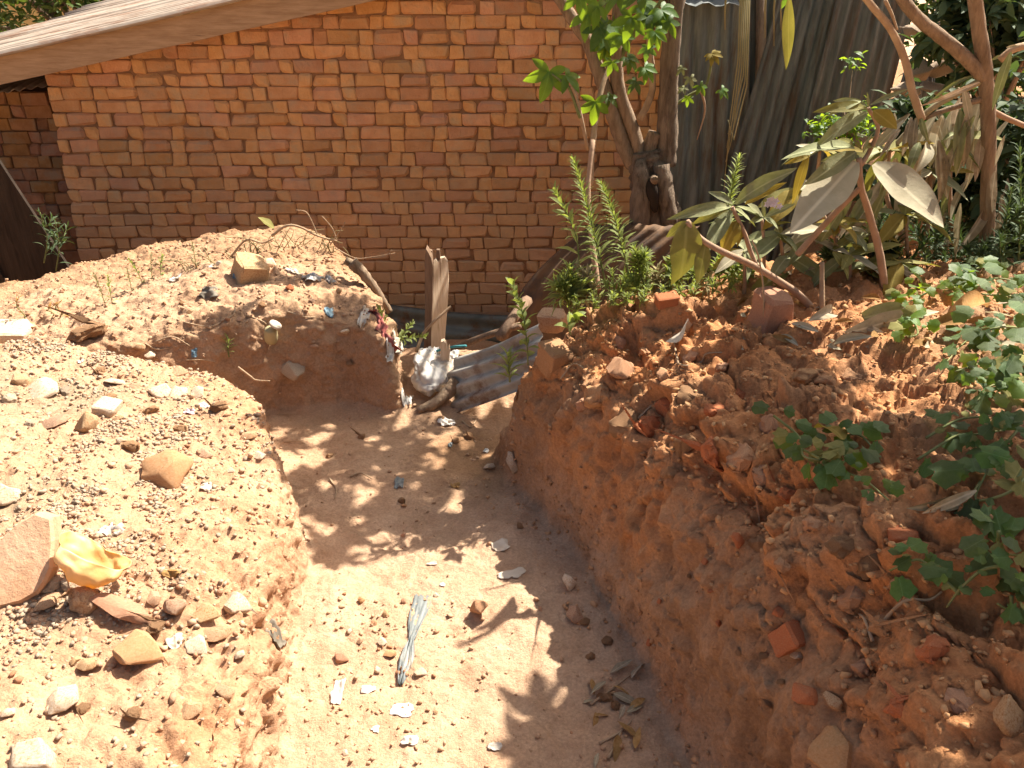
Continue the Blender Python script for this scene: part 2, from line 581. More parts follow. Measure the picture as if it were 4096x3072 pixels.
TOE_R = [(0.2, 0.53), (1.0, 0.48), (1.377, 0.425), (1.582, 0.385), (1.876, 0.314), (2.146, 0.233), (2.386, 0.114), (2.714, -0.035), (2.9, -0.1)]
TOE_L = [(0.2, -0.47), (1.377, -0.572), (1.649, -0.606), (1.96, -0.638), (2.146, -0.655), (2.388, -0.735), (2.677, -0.87), (2.85, -1.0), (2.96, -1.18), (3.02, -1.5), (3.1, -2.1), (3.2, -4.0)]
FLOOR = [(-1, 0.03), (1.3, 0.0), (2.2, 0.0), (3.15, -0.055), (3.4, -0.02), (3.6, 0.03), (3.72, 0.0), (3.95, -0.3), (4.4, -0.62), (9, -0.66)]
BACK = [(-3, 2.66), (-0.1, 2.70), (0.0, 2.74), (0.16, 2.72), (0.62, 2.82), (1.0, 2.90), (1.6, 3.0), (3, 3.15), (9, 3.3)]
MOUND = [(-1.75, 3.02), (-1.35, 3.10), (-0.95, 3.24), (-0.7, 3.29), (-0.52, 3.22), (-0.47, 3.45), (-0.60, 3.8), (-0.82, 4.2), (-1.1, 4.55), (-1.6, 4.6), (-2.3, 4.4), (-3.0, 3.9), (-3.6, 3.4), (-3.6, 2.7), (-2.3, 2.7)]


def poly_sd(x, y, poly):
    """signed distance, positive inside"""
    d = np.full(x.shape, 1e9)
    inside = np.zeros(x.shape, bool)
    n = len(poly)
    for i in range(n):
        ax, ay = poly[i]
        bx, by = poly[(i + 1) % n]
        ex, ey = bx - ax, by - ay
        t = np.clip(((x - ax) * ex + (y - ay) * ey) / (ex * ex + ey * ey), 0, 1)
        d = np.minimum(d, np.hypot(x - ax - t * ex, y - ay - t * ey))
        c = ((ay > y) != (by > y)) & (x < (bx - ax) * (y - ay) / (by - ay + 1e-12) + ax)
        inside ^= c
    return np.where(inside, d, -d)


def terrain(x, y):
    P = np.stack([x.ravel(), y.ravel(), np.zeros(x.size)], 1)
    wob = (fbm(P, 4.0, 3, 5) * 0.035).reshape(x.shape)
    wob2 = (fbm(P, 2.3, 3, 9) * 0.05).reshape(x.shape)
    z0 = itp(y, FLOOR)
    # right bank
    sr = x - itp(y, TOE_R) + wob * 0.7
    near = itp(sr, [(0, 0), (0.03, 0.15), (0.10, 0.47), (0.14, 0.58), (0.27, 0.72), (0.5, 0.79), (0.9, 0.82), (2, 0.86), (6, 1.0)])
    far = itp(sr, [(0, 0), (0.04, 0.30), (0.10, 0.46), (0.25, 0.60), (0.55, 0.71), (1.0, 0.77), (2, 0.74), (6, 0.8)])
    w = np.clip((y - 1.5) / 0.9, 0, 1)
    zr = z0 * 0 + near * (1 - w) + far * w
    db = itp(x, BACK) - y + wob
    zr = smin(zr, itp(db, [(-0.9, -0.75), (-0.35, -0.5), (-0.02, 0.25), (0.06, 1.0), (0.2, 3), (1, 9)]), 0.06)
    zr = np.where(sr < 0, -2, zr)
    terr = smin(itp(x - 1.85 + wob, [(-0.1, -0.7), (0.05, 0.5), (0.15, 0.75), (3, 0.85)]), itp(y - 4.1 + wob, [(-0.3, -0.7), (0.0, 0.6), (0.15, 0.75), (4, 0.85)]), 0.05)
    zr = smax(zr, terr, 0.03)
    # left bank
    sl = itp(y, TOE_L) - x + wob * 0.5
    zl = itp(sl, [(0, 0), (0.03, 0.20), (0.06, 0.275), (0.2, 0.31), (1.2, 0.39), (3, 0.46)]) + z0 * 0
    zl = np.where(sl < 0, -2, zl) + wob2 * 0.5
    # mound
    dm = poly_sd(x, y, MOUND) + wob * 0.8
    zm = itp(dm, [(0, 0), (0.02, 0.20), (0.05, 0.36), (0.11, 0.395), (0.45, 0.43), (0.7, 0.445), (1.2, 0.455)])
    drop = itp(x, [(-3.2, 0.40), (-2.4, 0.52), (-1.87, 0.72), (-1.4, 0.92), (-1.15, 1.0), (-0.9, 0.98), (-0.7, 0.86), (-0.5, 0.7)])
    zm = np.where(dm < 0, -2, zm * drop - 0.05 * 0) + wob2 * 0.4
    z = smax(z0 + wob * 0.25, zl, 0.02)
    z = smax(z, zm, 0.02)
    z = smax(z, zr, 0.02)
    return z, sr, sl, dm, db


X0, X1, Y0, Y1 = -2.85, 1.75, 0.55, 4.5
VOX = 0.0078


def fine_terrain():
    st = 0.016
    xs = np.arange(X0, X1 + st, st)
    ys = np.arange(Y0, Y1 + st, st)
    gx, gy = np.meshgrid(xs, ys)
    gzv = terrain(gx, gy)[0]
    ny, nx = gx.shape
    top = np.stack([gx.ravel(), gy.ravel(), gzv.ravel()], 1)
    bot = top.copy()
    bot[:, 2] = -0.85
    V = np.concatenate([top, bot])
    idx = np.arange(nx * ny).reshape(ny, nx)
    q = np.stack([idx[:-1, :-1], idx[:-1, 1:], idx[1:, 1:], idx[1:, :-1]], -1).reshape(-1, 4)
    qb = q[:, ::-1] + nx * ny
    rim = np.concatenate([idx[0, :], idx[1:, -1], idx[-1, -2::-1], idx[-2:0:-1, 0]])
    nxt = np.roll(rim, -1)
    qs = np.stack([rim, rim + nx * ny, nxt + nx * ny, nxt], -1)
    F = np.concatenate([q, qb, qs])
    me = bpy.data.meshes.new('tmp')
    me.from_pydata(V.tolist(), [], F.tolist())
    o = bpy.data.objects.new('tmp', me)
    COL.objects.link(o)
    md = o.modifiers.new('r', 'REMESH')
    md.mode = 'VOXEL'
    md.voxel_size = VOX
    dg = bpy.context.evaluated_depsgraph_get()
    m2 = bpy.data.meshes.new_from_object(o.evaluated_get(dg))
    bpy.data.objects.remove(o)
    bpy.data.meshes.remove(me)
    n = len(m2.vertices)
    co = np.empty(n * 3)
    m2.vertices.foreach_get('co', co)
    co = co.reshape(-1, 3)
    nr = np.empty(n * 3)
    m2.vertices.foreach_get('normal', nr)
    nr = nr.reshape(-1, 3)
    nf = len(m2.polygons)
    lt = np.empty(nf, int)
    m2.polygons.foreach_get('loop_total', lt)
    lv = np.empty(len(m2.loops), int)
    m2.loops.foreach_get('vertex_index', lv)
    ls = np.cumsum(lt) - lt
    quads = lv[ls[:, None] + np.minimum(np.arange(4)[None, :], lt[:, None] - 1)]
    bpy.data.meshes.remove(m2)
    e = 0.012
    keepv = (co[:, 2] > -0.8) & (co[:, 0] > X0 + e) & (co[:, 0] < X1 - e) & (co[:, 1] > Y0 + e) & (co[:, 1] < Y1 - e)
    kf = keepv[quads].all(1)
    quads = quads[kf]
    used = np.unique(quads)
    mp = -np.ones(n, int)
    mp[used] = np.arange(len(used))
    quads = mp[quads]
    return co[used], nr[used], quads


def zone_weights(co):
    x, y, z = co[:, 0], co[:, 1], co[:, 2]
    _, sr, sl, dm, db = terrain(x, y)
    return sr, sl, dm, db


def displace(co, nr):
    x, y, z = co.T
    sr, sl, dm, db = zone_weights(co)
    ss = lambda a, b, t: np.clip((t - a) / (b - a), 0, 1)
    right = ss(-0.02, 0.05, sr) * ss(-0.2, 0.0, db)
    rub = ss(0.08, 0.18, sr + 0.06 * vnoise(co, 3, 3)) * ss(1.1, 0.6, sr) * right
    cut = right * (1 - rub)
    left = ss(-0.02, 0.04, sl)
    ledge = ss(-0.03, 0.02, sl) * ss(0.45, 0.1, sl)
    mnd = ss(-0.02, 0.06, dm)
    floor = 1 - np.maximum(np.maximum(right, left), mnd)
    d = np.zeros(len(co))
    lo = fbm(co, 5, 3, 21)
    mid = fbm(co, 17, 3, 31)
    hi = fbm(co, 60, 2, 41)
    w1, w2, wv = worley(co * np.array([1, 1, 1.2]), 8.5, 51)
    cl = np.clip(w2 - w1, 0, 0.45) / 0.45
    v1, v2, vv = worley(co, 22, 61)
    cl2 = np.clip(v2 - v1, 0, 0.4) / 0.4
    # clods standing proud of the rubble slope
    fa = np.zeros((len(co), 6))
    x1, x2, xv = worley(co + 0.03 * np.stack([mid, lo, mid], 1), 5.2, 56, fa)
    tilt1 = (fa[:, :3] * fa[:, 3:]).sum(1)
    fb = np.zeros((len(co), 6))
    y1, y2, yv = worley(co + 0.012 * np.stack([hi, mid, hi], 1), 13, 156, fb)
    tilt2 = (fb[:, :3] * fb[:, 3:]).sum(1)
    gro = np.clip(1 - (y2 - y1) / 0.12, 0, 1)
    d += rub * (0.040 * np.clip(tilt1, -0.8, 0.8) + 0.018 * np.clip(tilt2, -0.8, 0.8) - 0.010 * gro)
    d += cut * (0.010 * np.clip(tilt2, -0.8, 0.8) * (yv > 0.45) + 0.022 * np.clip(tilt1, -0.8, 0.8) * (xv > 0.4) - 0.006 * gro * (yv > 0.5))
    d += ledge * (0.006 * np.clip(tilt2, -0.8, 0.8) * (yv > 0.5))
    blk = np.clip(x2 - x1, 0, 0.22) / 0.22
    d += rub * ss(0.75, 0.45, sr) * (blk ** 0.6) * (0.012 + 0.075 * np.clip(xv - 0.3, 0, 1))
    d += rub * ((cl ** 0.7) * (0.010 + 0.055 * np.clip(wv - 0.35, 0, 1)) + cl2 * 0.010 * (vv > 0.4) + 0.018 * mid + 0.03 * lo - 0.045)
    # cut face: vertical tool streaks and holes
    str_ = fbm(co * np.array([1, 1, 0.25]), 22, 3, 71)
    d += cut * (0.027 * str_ + 0.020 * lo + 0.012 * mid + 0.010 * cl2 * (vv > 0.6) - 0.018 * (fbm(co, 11, 2, 75) > 0.75))
    # sunlit bank: gravelly, with a broken crumbling edge
    patch = ss(-0.15, 0.3, fbm(co, 2.2, 2, 81))
    d += left * (0.012 * lo + 0.006 * mid + 0.004 * hi + cl2 * 0.008 * (vv > 0.6) * patch)
    near_ = ss(2.0, 1.6, y)
    d += ledge * (0.35 + 0.65 * near_) * ((cl ** 0.7) * 0.030 * np.clip(wv - 0.3, 0, 1) + 0.010 * mid + cl2 * 0.010 * (vv > 0.5) + 0.006 * hi - 0.008 - 0.016 * (fbm(co, 14, 2, 76) < -0.6))
    d += mnd * (0.018 * lo + 0.012 * mid + 0.006 * hi + cl2 * 0.007 * (vv > 0.75) + 0.006 * np.clip(tilt2, -0.8, 0.8) * (yv > 0.6))
    d += floor * (0.014 * lo + 0.005 * mid + 0.003 * hi + cl2 * 0.005 * (vv > 0.8))
    d += 0.0025 * fbm(co, 120, 1, 91)
    col = np.zeros((len(co), 4))
    col[:, 3] = 1
    nlo = fbm(co, 3.1, 3, 101)
    col[:, 0] = np.clip(rub * 1.0 + cut * (0.35 + 0.5 * ss(0.0, 0.5, nlo)) + left * 0.30 + ledge * 0.12 + mnd * 0.25 + floor * 0.02 + 0.14 * nlo, 0, 1)
    col[:, 1] = np.clip(left * (1 - ledge) * ss(-0.05, 0.45, nlo) * 0.8 + mnd * 0.25 + rub * ss(0.3, 0.7, nlo) * 0.3, 0, 1)
    browned = np.exp(-(((x + 0.10) / 0.22) ** 2 + ((y - 2.82) / 0.22) ** 2)) * 0.95  # soft round patch of browner floor by the bank end
    col[:, 2] = np.clip(cut * (0.72 - 0.5 * ss(0.1, 0.6, nlo)) + browned * floor * 1.2 + (y > 3.8) * 0.6 + mnd * ss(0.2, 0.05, dm) * 0.5 + floor * ss(2.3, 2.9, y) * 0.35, 0, 1)
    return co + nr * d[:, None], col


co, nr, quads = fine_terrain()
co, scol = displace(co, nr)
me = bpy.data.meshes.new('trench_ground')
me.vertices.add(len(co))
me.vertices.foreach_set('co', co.ravel())
me.loops.add(quads.size)
me.loops.foreach_set('vertex_index', quads.ravel().astype(np.int32))
me.polygons.add(len(quads))
me.polygons.foreach_set('loop_start', np.arange(0, quads.size, 4, dtype=np.int32))
me.polygons.foreach_set('use_smooth', np.ones(len(quads), bool))
me.update(calc_edges=True)
me.validate()
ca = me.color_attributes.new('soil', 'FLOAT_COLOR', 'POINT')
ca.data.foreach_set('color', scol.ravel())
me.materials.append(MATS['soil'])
ground = link('trench_ground', me)
tag(ground, 'dug red earth trench with crumbling banks and a bare mound', kind='structure')
nrm = np.empty(len(co) * 3)
me.vertices.foreach_get('normal', nrm)
nrm = nrm.reshape(-1, 3)
BVH = BVHTree.FromPolygons([tuple(c) for c in co], [tuple(q) for q in quads.tolist()])
ZSR, ZSL, ZDM, ZDB = zone_weights(co)


def hit(u, v):
    r = ray(u, v).normalized()
    loc, n, i, d = BVH.ray_cast(Vector((0, 0, CAMZ)), r)
    if loc is None:
        p = gz(u, v, 0.3)
        return p, Vector((0, 0, 1))
    return loc, n


def drop_on(x, y):
    loc, n, i, d = BVH.ray_cast(Vector((x, y, 5)), Vector((0, 0, -1)))
    if loc is None:
        z = float(terrain(np.array([x]), np.array([y]))[0][0])
        return Vector((x, y, z)), Vector((0, 0, 1))
    return loc, n


# outer ground of the plot, coarser, round the dug part
xs = np.arange(-7.0, 7.01, 0.07)
ys = np.arange(-1.6, 8.0, 0.07)
gx, gy = np.meshgrid(xs, ys)
zz = terrain(gx, gy)[0]
PP = np.stack([gx.ravel(), gy.ravel(), zz.ravel()], 1)
PP[:, 2] += 0.02 * fbm(PP, 5, 3, 21)
ins = (PP[:, 0] > X0 + 0.02) & (PP[:, 0] < X1 - 0.02) & (PP[:, 1] > Y0 + 0.02) & (PP[:, 1] < Y1 - 0.02)
PP[ins, 2] -= 0.12
deep = (PP[:, 0] > X0 + 0.2) & (PP[:, 0] < X1 - 0.2) & (PP[:, 1] > Y0 + 0.2) & (PP[:, 1] < Y1 - 0.2)
ny, nx = gx.shape
idx = np.arange(nx * ny).reshape(ny, nx)
q = np.stack([idx[:-1, :-1], idx[:-1, 1:], idx[1:, 1:], idx[1:, :-1]], -1).reshape(-1, 4)
q = q[~deep[q].all(1)]
me2 = bpy.data.meshes.new('plot_ground')
me2.from_pydata(PP.tolist(), [], q.tolist())
me2.polygons.foreach_set('use_smooth', [True] * len(q))
ca = me2.color_attributes.new('soil', 'FLOAT_COLOR', 'POINT')
c2 = np.zeros((len(PP), 4))
c2[:, 0] = np.where(PP[:, 0] > 0, 0.6, 0.1)
c2[:, 2] = np.where(PP[:, 1] > 3.9, 0.7, 0.1)
c2[:, 3] = 1
ca.data.foreach_set('color', c2.ravel())
me2.materials.append(MATS['soil'])
tag(link('plot_ground', me2), 'bare earth round the trench', kind='structure')
mb = MB()
mb.add([(-300, -300, -0.9), (300, -300, -0.9), (300, 300, -0.9), (-300, 300, -0.9)], [(0, 1, 2, 3)])
o = mb.build('ground', 'soil')
tag(o, 'wide bare earth ground reaching to the horizon', kind='structure')

# ------------------------------------------------------------------ gravel and crumbs (uncountable)
ICO_V = []
bm = bmesh.new()
bmesh.ops.create_icosphere(bm, subdivisions=1, radius=1)
ICO_V = np.array([v.co[:] for v in bm.verts])
ICO_F = np.array([[v.index for v in f.verts] for f in bm.faces])
bm.free()


def crumbs(name, weight, count, smin_, smax_, m, label, seed, flat=0.7, power=3.6):
    rs = np.random.RandomState(seed)
    w = np.clip(weight, 0, None)
    pick = rs.choice(len(co), count, p=w / w.sum())
    size = smin_ + (smax_ - smin_) * rs.rand(count) ** power
    V = np.empty((count, 12, 3))
    base = ICO_V[None] * (1 + 0.45 * rs.uniform(-1, 1, (count, 12, 1)))
    base = base * np.stack([rs.uniform(0.7, 1.25, count), rs.uniform(0.6, 1.0, count), rs.uniform(0.5, 0.8, count) * flat / 0.7], -1)[:, None, :]
    a = rs.uniform(0, 6.28, count)
    b = rs.uniform(-0.6, 0.6, count)
    ca_, sa_, cb, sb = np.cos(a)[:, None], np.sin(a)[:, None], np.cos(b)[:, None], np.sin(b)[:, None]
    x, y, z = base[..., 0], base[..., 1], base[..., 2]
    x, z = x * cb - z * sb, x * sb + z * cb
    x, y = x * ca_ - y * sa_, x * sa_ + y * ca_
    V[..., 0], V[..., 1], V[..., 2] = x, y, z
    V = V * size[:, None, None] + (co[pick] + nrm[pick] * size[:, None] * 0.12 + rs.uniform(-0.004, 0.004, (count, 3)))[:, None, :]
    F = ICO_F[None] + (np.arange(count) * 12)[:, None, None]
    me = bpy.data.meshes.new(name)
    me.vertices.add(count * 12)
    me.vertices.foreach_set('co', V.ravel())
    me.loops.add(count * 60)
    me.loops.foreach_set('vertex_index', F.ravel().astype(np.int32))
    me.polygons.add(count * 20)
    me.polygons.foreach_set('loop_start', np.arange(0, count * 60, 3, dtype=np.int32))
    me.update(calc_edges=True)
    me.materials.append(MATS[m])
    o = link(name, me)
    tag(o, label, 'gravel', kind='stuff')
    return o


wl = np.clip(ZSL / 0.05, 0, 1) * (co[:, 1] < 3.1)
pn = np.clip(fbm(co, 2.6, 2, 201) + 0.35, 0.04, 1.2) * np.clip(fbm(co, 9, 2, 202) + 0.6, 0.08, 1.4)
inview = (np.abs(co[:, 0]) < 0.35 + co[:, 1] * 0.72) & (co[:, 1] > 0.8)
up = np.clip(nrm[:, 2], 0, 1)
crumbs('gravel', wl * (pn ** 1.5 + 0.06) * inview * up, 13000, 0.0014, 0.0095, 'stone_grey', 'grey brown gravel and crumbs strewn on the sunlit bank', 1)
crumbs('gravel', wl * np.clip(0.3 + pn, 0, 1) * inview * up, 5500, 0.0016, 0.012, 'stone_tan', 'tan earth crumbs strewn on the sunlit bank', 2)
wf = (ZSR < 0.02) * (ZSL < 0.02) * (ZDM < 0.02) * inview * (co[:, 1] < 3.5)
crumbs('gravel', wf * (0.15 + np.exp(-((co[:, 0] + 0.33) / 0.22) ** 2) * (co[:, 1] < 1.95)), 2600, 0.0014, 0.009, 'stone_tan', 'small tan stones scattered over the trench floor', 3)
wm = np.clip(ZDM / 0.06, 0, 1) * inview * (up + 0.1)
crumbs('gravel', wm, 4500, 0.002, 0.012, 'stone_tan', 'dry crumbs of earth covering the mound', 4)
wr = np.clip((ZSR - 0.1) / 0.1, 0, 1) * np.clip(ZDB / 0.1, 0, 1) * inview * (up + 0.12)
crumbs('gravel', wr, 8000, 0.0016, 0.011, 'stone_orange', 'orange crumbs of broken brick and earth on the shaded bank', 5)
wc = (ZSR > 0) * (ZSR < 0.14) * (ZDB > 0) * inview
crumbs('gravel', wc, 380, 0.002, 0.010, 'clod', 'brown crumbs stuck in the cut face of the trench', 6)
wt = (ZSR > -0.16) * (ZSR < 0.03) * (ZDB > 0) * inview
crumbs('gravel', wt, 600, 0.002, 0.012, 'clod', 'fallen brown crumbs along the foot of the cut face', 8)

# ------------------------------------------------------------------ brick house
WY = 5.70
LINES = [-90, 0, 95, 185, 285, 375, 465, 550, 635, 715, 800, 885, 965, 1050, 1125, 1205, 1280, 1355, 1430, 1505, 1575, 1650]
ZL = [at(512, y / 6.32, WY).z for y in LINES]
ZL = [ZL[0] + 0.087 * k for k in (4, 3, 2, 1)] + ZL
step = (ZL[10] - ZL[-1]) / (len(ZL) - 11)
while ZL[-1] > -0.66:
    ZL.append(ZL[-1] - step)
ROOF_A, ROOF_B = at(0, 85, WY - 0.15), at(350, 6, WY - 0.15)
RS = (ROOF_B.z - ROOF_A.z) / (ROOF_B.x - ROOF_A.x)
roofz = lambda x: ROOF_A.z + RS * (x - ROOF_A.x)      # underside of the fascia
WXR = 1.16
wxl = lambda z: float(np.interp(z, [-0.7, -0.46, 0.99, 2], [-3.06, -3.05, -2.97, -2.93]))


def brick_mesh(name, L, H, D, seed, m, rough=0.004):
    """rounded, slightly crooked hand-made brick: 24 corners, 44 triangles; face towards -y"""
    rr = random.Random(seed)
    ch = rr.uniform(0.003, 0.007)
    vs, key = [], {}
    cj = {}
    for x in (-1, 1):
        for y in (-1, 1):
            for z in (-1, 1):
                cj[x, y, z] = Vector([rr.uniform(-rough, rough) for _ in range(3)])
                big = ch * (rr.choice((1, 1, 1, 1.4, 2.4, 3.6)))
                for ax in range(3):
                    h = [L / 2, D / 2, H / 2]
                    c = [big, big, big]
                    c[ax] = 0
                    key[x, y, z, ax] = len(vs)
                    vs.append(Vector((x * (h[0] - c[0]), y * (h[1] - c[1]), z * (h[2] - c[2]))) + cj[x, y, z])
    fs = []
    S = (-1, 1)
    for s in S:
        loop = [(-1, -1), (1, -1), (1, 1), (-1, 1)]
        for ax in range(3):
            f = []
            for a, b in loop:
                c = [0, 0, 0]
                c[ax] = s
                c[(ax + 1) % 3] = a
                c[(ax + 2) % 3] = b
                f.append(key[c[0], c[1], c[2], ax])
            fs.append(tuple(f if s > 0 else f[::-1]))
    for ax in range(3):                       # chamfered edges
        for a in S:
            for b in S:
                i, j = (ax + 1) % 3, (ax + 2) % 3
                c0 = [0, 0, 0]
                c0[i], c0[j] = a, b
                c1 = list(c0)
                c0[ax], c1[ax] = -1, 1
                q = (key[(*c0, i)], key[(*c1, i)], key[(*c1, j)], key[(*c0, j)])
                fs.append(q if a * b > 0 else q[::-1])
    for x in S:
        for y in S:
            for z in S:
                q = tuple(key[x, y, z, k] for k in range(3))
                fs.append(q if x * y * z > 0 else q[::-1])
    mb = MB()
    mb.add(vs, fs)
    me = mb.mesh(name, m, smooth=False)
    return me


BL, BH, BD = 0.118, 0.080, 0.095      # stretcher measured later per piece by scale
ST_M = [brick_mesh('brick', 0.178, 0.078, BD, 100 + k, 'brick') for k in range(12)]
HD_M = [brick_mesh('brick', 0.085, 0.078, BD, 200 + k, 'brick') for k in range(10)]
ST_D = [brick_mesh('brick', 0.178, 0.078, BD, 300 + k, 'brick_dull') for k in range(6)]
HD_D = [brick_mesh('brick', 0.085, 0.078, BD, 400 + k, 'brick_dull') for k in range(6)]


def lay(zl, x0f, x1, yface, topf, seed):
    """rows of alternating long and short bricks: list of (x, z, len, height, is_long)"""
    rr = random.Random(seed)
    out = []
    for r in range(len(zl) - 1):
        zt, zb = zl[r], zl[r + 1]
        z = (zt + zb) / 2
        x = x0f(z)
        long_ = (r % 2 == 0)
        first = True
        while x < x1:
            L = rr.uniform(0.178, 0.194) if long_ else rr.uniform(0.083, 0.096)
            if first and rr.random() < 0.6:
                L *= rr.uniform(0.75, 1.0)
            first = False
            gap = rr.uniform(0.001, 0.006) if rr.random() < 0.9 else rr.uniform(0.010, 0.018)
            cx = x + L / 2
            if zt < topf(cx) + 0.11:
                out.append((cx, z, L, zt - zb - rr.uniform(0.002, 0.0055), long_))
            x += L + gap
            if rr.random() < 0.93:
                long_ = not long_
    return out


house = empty('brick_house', (-1.0, WY, -0.66))
tag(house, 'orange brick house with a rusty corrugated roof behind the trench', 'house')
# core of the walls, recessed behind the brick faces
core = MB()
yf = WY + 0.017
zb = -0.7
xl, xr = -2.95, WXR - 0.02
ybk = WY + 1.9
zt = lambda x: roofz(x) + 0.10
vs = [(xl - 0.07, yf, zb), (xr, yf, zb), (xr, yf, zt(xr)), (xl + 0.02, yf, zt(xl)), (xl - 0.07, ybk, zb), (xr, ybk, zb), (xr, ybk, zt(xr)), (xl + 0.02, ybk, zt(xl))]
core.add(vs, [(0, 1, 2, 3), (1, 5, 6, 2), (5, 4, 7, 6), (4, 0, 3, 7)])
wall = core.build('wall', 'mortar', house, smooth=False)
HOLES = [at(205, 50, WY), at(467, 53, WY), at(497, 181, WY)]
pieces = lay(ZL, wxl, WXR, WY, roofz, 11)
scored = []
for p in pieces:
    x, z, L, Hh, lg = p
    if any(abs(x - h.x) < 0.06 and abs(z - h.z) < 0.045 and not lg for h in HOLES):
        continue
    c = ray(0, 0)
    q = Vector((x, WY, z)) - Vector((0, 0, CAMZ))
    dep = q.y * CT - q.z * ST
    u = 512 + FPX * q.x / dep
    v = 384 + FPX * (-q.z * CT - q.y * ST) / dep
    vis = -20 < u < 640 and -8 < v < 330 and not (u < 330 and v > 262)
    hidden = (560 < u and v > 225) or (u > 590)
    scored.append(((L * Hh / dep ** 2) * (1 if vis else 0.01) * (0.55 if hidden else 1), p))
scored.sort(key=lambda t: -t[0])
rb = random.Random(5)


def put_brick(me, x, y, z, sx, sz, parent):
    o = link('brick', me, parent)
    o.location = (x, y + BD / 2 + rb.uniform(-0.006, 0.007), z + rb.uniform(-0.0015, 0.0015))
    o.rotation_euler = (rb.uniform(-0.02, 0.02), rb.uniform(-0.012, 0.012), rb.uniform(-0.02, 0.02))
    o.scale = (sx, 1, sz)
    return o


for k, (sc, (x, z, L, Hh, lg)) in enumerate(scored[:300]):
    me = rb.choice(ST_M if lg else HD_M)
    put_brick(me, x, WY, z, L / (0.178 if lg else 0.085), Hh / 0.078, wall)
rest = MB()
for sc, (x, z, L, Hh, lg) in scored[300:]:
    me = rb.choice(ST_M if lg else HD_M)
    sx, sz = L / (0.178 if lg else 0.085), Hh / 0.078
    dy = WY + BD / 2 + rb.uniform(-0.006, 0.007)
    tw = rb.uniform(-0.02, 0.02)
    rest.add([(v.co.x * sx + x, v.co.y + dy + tw * v.co.x, v.co.z * sz + z) for v in me.vertices], [tuple(p.vertices) for p in me.polygons])
ro = rest.build('bricks', 'brick', wall, smooth=False)
ro['kind'] = 'stuff'


def corr(P00, P10, P01, P11, waves, amp, m, name, parent=None, nv=10, bend=None, per=8, dent=0.0, seed=0, thick=0.0015):
    """corrugated sheet on four corners; waves run across u, ridges run along v"""
    P00, P10, P01, P11 = map(Vector, (P00, P10, P01, P11))
    N = (P10 - P00).cross(P01 - P00).normalized()
    nu = waves * per
    vs, fs = [], []
    rr = random.Random(seed)
    ph = [rr.uniform(0, 6.28) for _ in range(6)]
    for j in range(nv + 1):
        t = j / nv
        for i in range(nu + 1):
            s = i / nu
            p = P00 * (1 - s) * (1 - t) + P10 * s * (1 - t) + P01 * (1 - s) * t + P11 * s * t
            a = amp * math.sin(s * waves * 2 * math.pi)
            a += dent * (math.sin(s * 5 + ph[0]) * math.sin(t * 4 + ph[1]) + 0.6 * math.sin(s * 11 + ph[2] + t * 3) * math.sin(t * 9 + ph[3]))
            p = p + N * a
            if bend:
                p = p + bend(s, t)
            vs.append(p)
    k = nu + 1
    for j in range(nv):
        for i in range(nu):
            fs.append((j * k + i, j * k + i + 1, (j + 1) * k + i + 1, (j + 1) * k + i))
    mb = MB()
    mb.add(vs, fs)
    o = mb.build(name, m, parent)
    sd = o.modifiers.new('thickness', 'SOLIDIFY')
    sd.thickness = thick
    return o


# fascia board along the verge
mb = MB()
n = 30
rr = random.Random(3)
for i in range(n + 1):
    x = -4.3 + (1.6 + 4.3) * i / n
    w1, w2 = rr.uniform(-0.003, 0.003), rr.uniform(-0.003, 0.003)
    zz_ = roofz(x)
    for (yy, z_) in ((WY - 0.165, zz_ + w1), (WY - 0.13, zz_ + w1 - 0.002), (WY - 0.13, zz_ + 0.155), (WY - 0.165, zz_ + 0.157 + w2)):
        mb.v.append((x, yy, z_))
for i in range(n):
    for k in range(4):
        mb.f.append((i * 4 + k, i * 4 + (k + 1) % 4, i * 4 + 4 + (k + 1) % 4, i * 4 + 4 + k))
mb.f.append((0, 1, 2, 3))
mb.build('fascia_board', 'fascia', house, smooth=False)
# soffit purlin ends under the roof
mb = MB()
rot = Matrix.Rotation(-math.atan(RS), 3, 'Y')
mb.box((-1.0, WY - 0.02, roofz(-1.0) + 0.075), (4.2, 0.06, 0.09), rot)
mb.build('purlin', 'plank_dark', house, smooth=False)
# roof sheets: ridges run down the slope, each strip with its own lower end
ends = [-4.35, -4.32, -4.05, -3.75, -3.62]
yy = WY - 0.19
for k, e in enumerate(ends):
    y2 = yy + 0.52
    lift = 0.004 * k + (0.012 if k in (2, 4) else 0)
    zr_ = lambda x: roofz(x) + 0.174 + lift
    corr((e, yy - 0.03, zr_(e)), (e, y2, zr_(e) + 0.038), (1.7, yy - 0.03, zr_(1.7)), (1.7, y2, zr_(1.7) + 0.038), 7, 0.016, 'rusty_roof', 'roof_sheet', house, nv=14, dent=0.008, seed=k)
    yy = y2 - 0.03
    ROOF_A = ROOF_A + Vector((0, 0, 0.036))

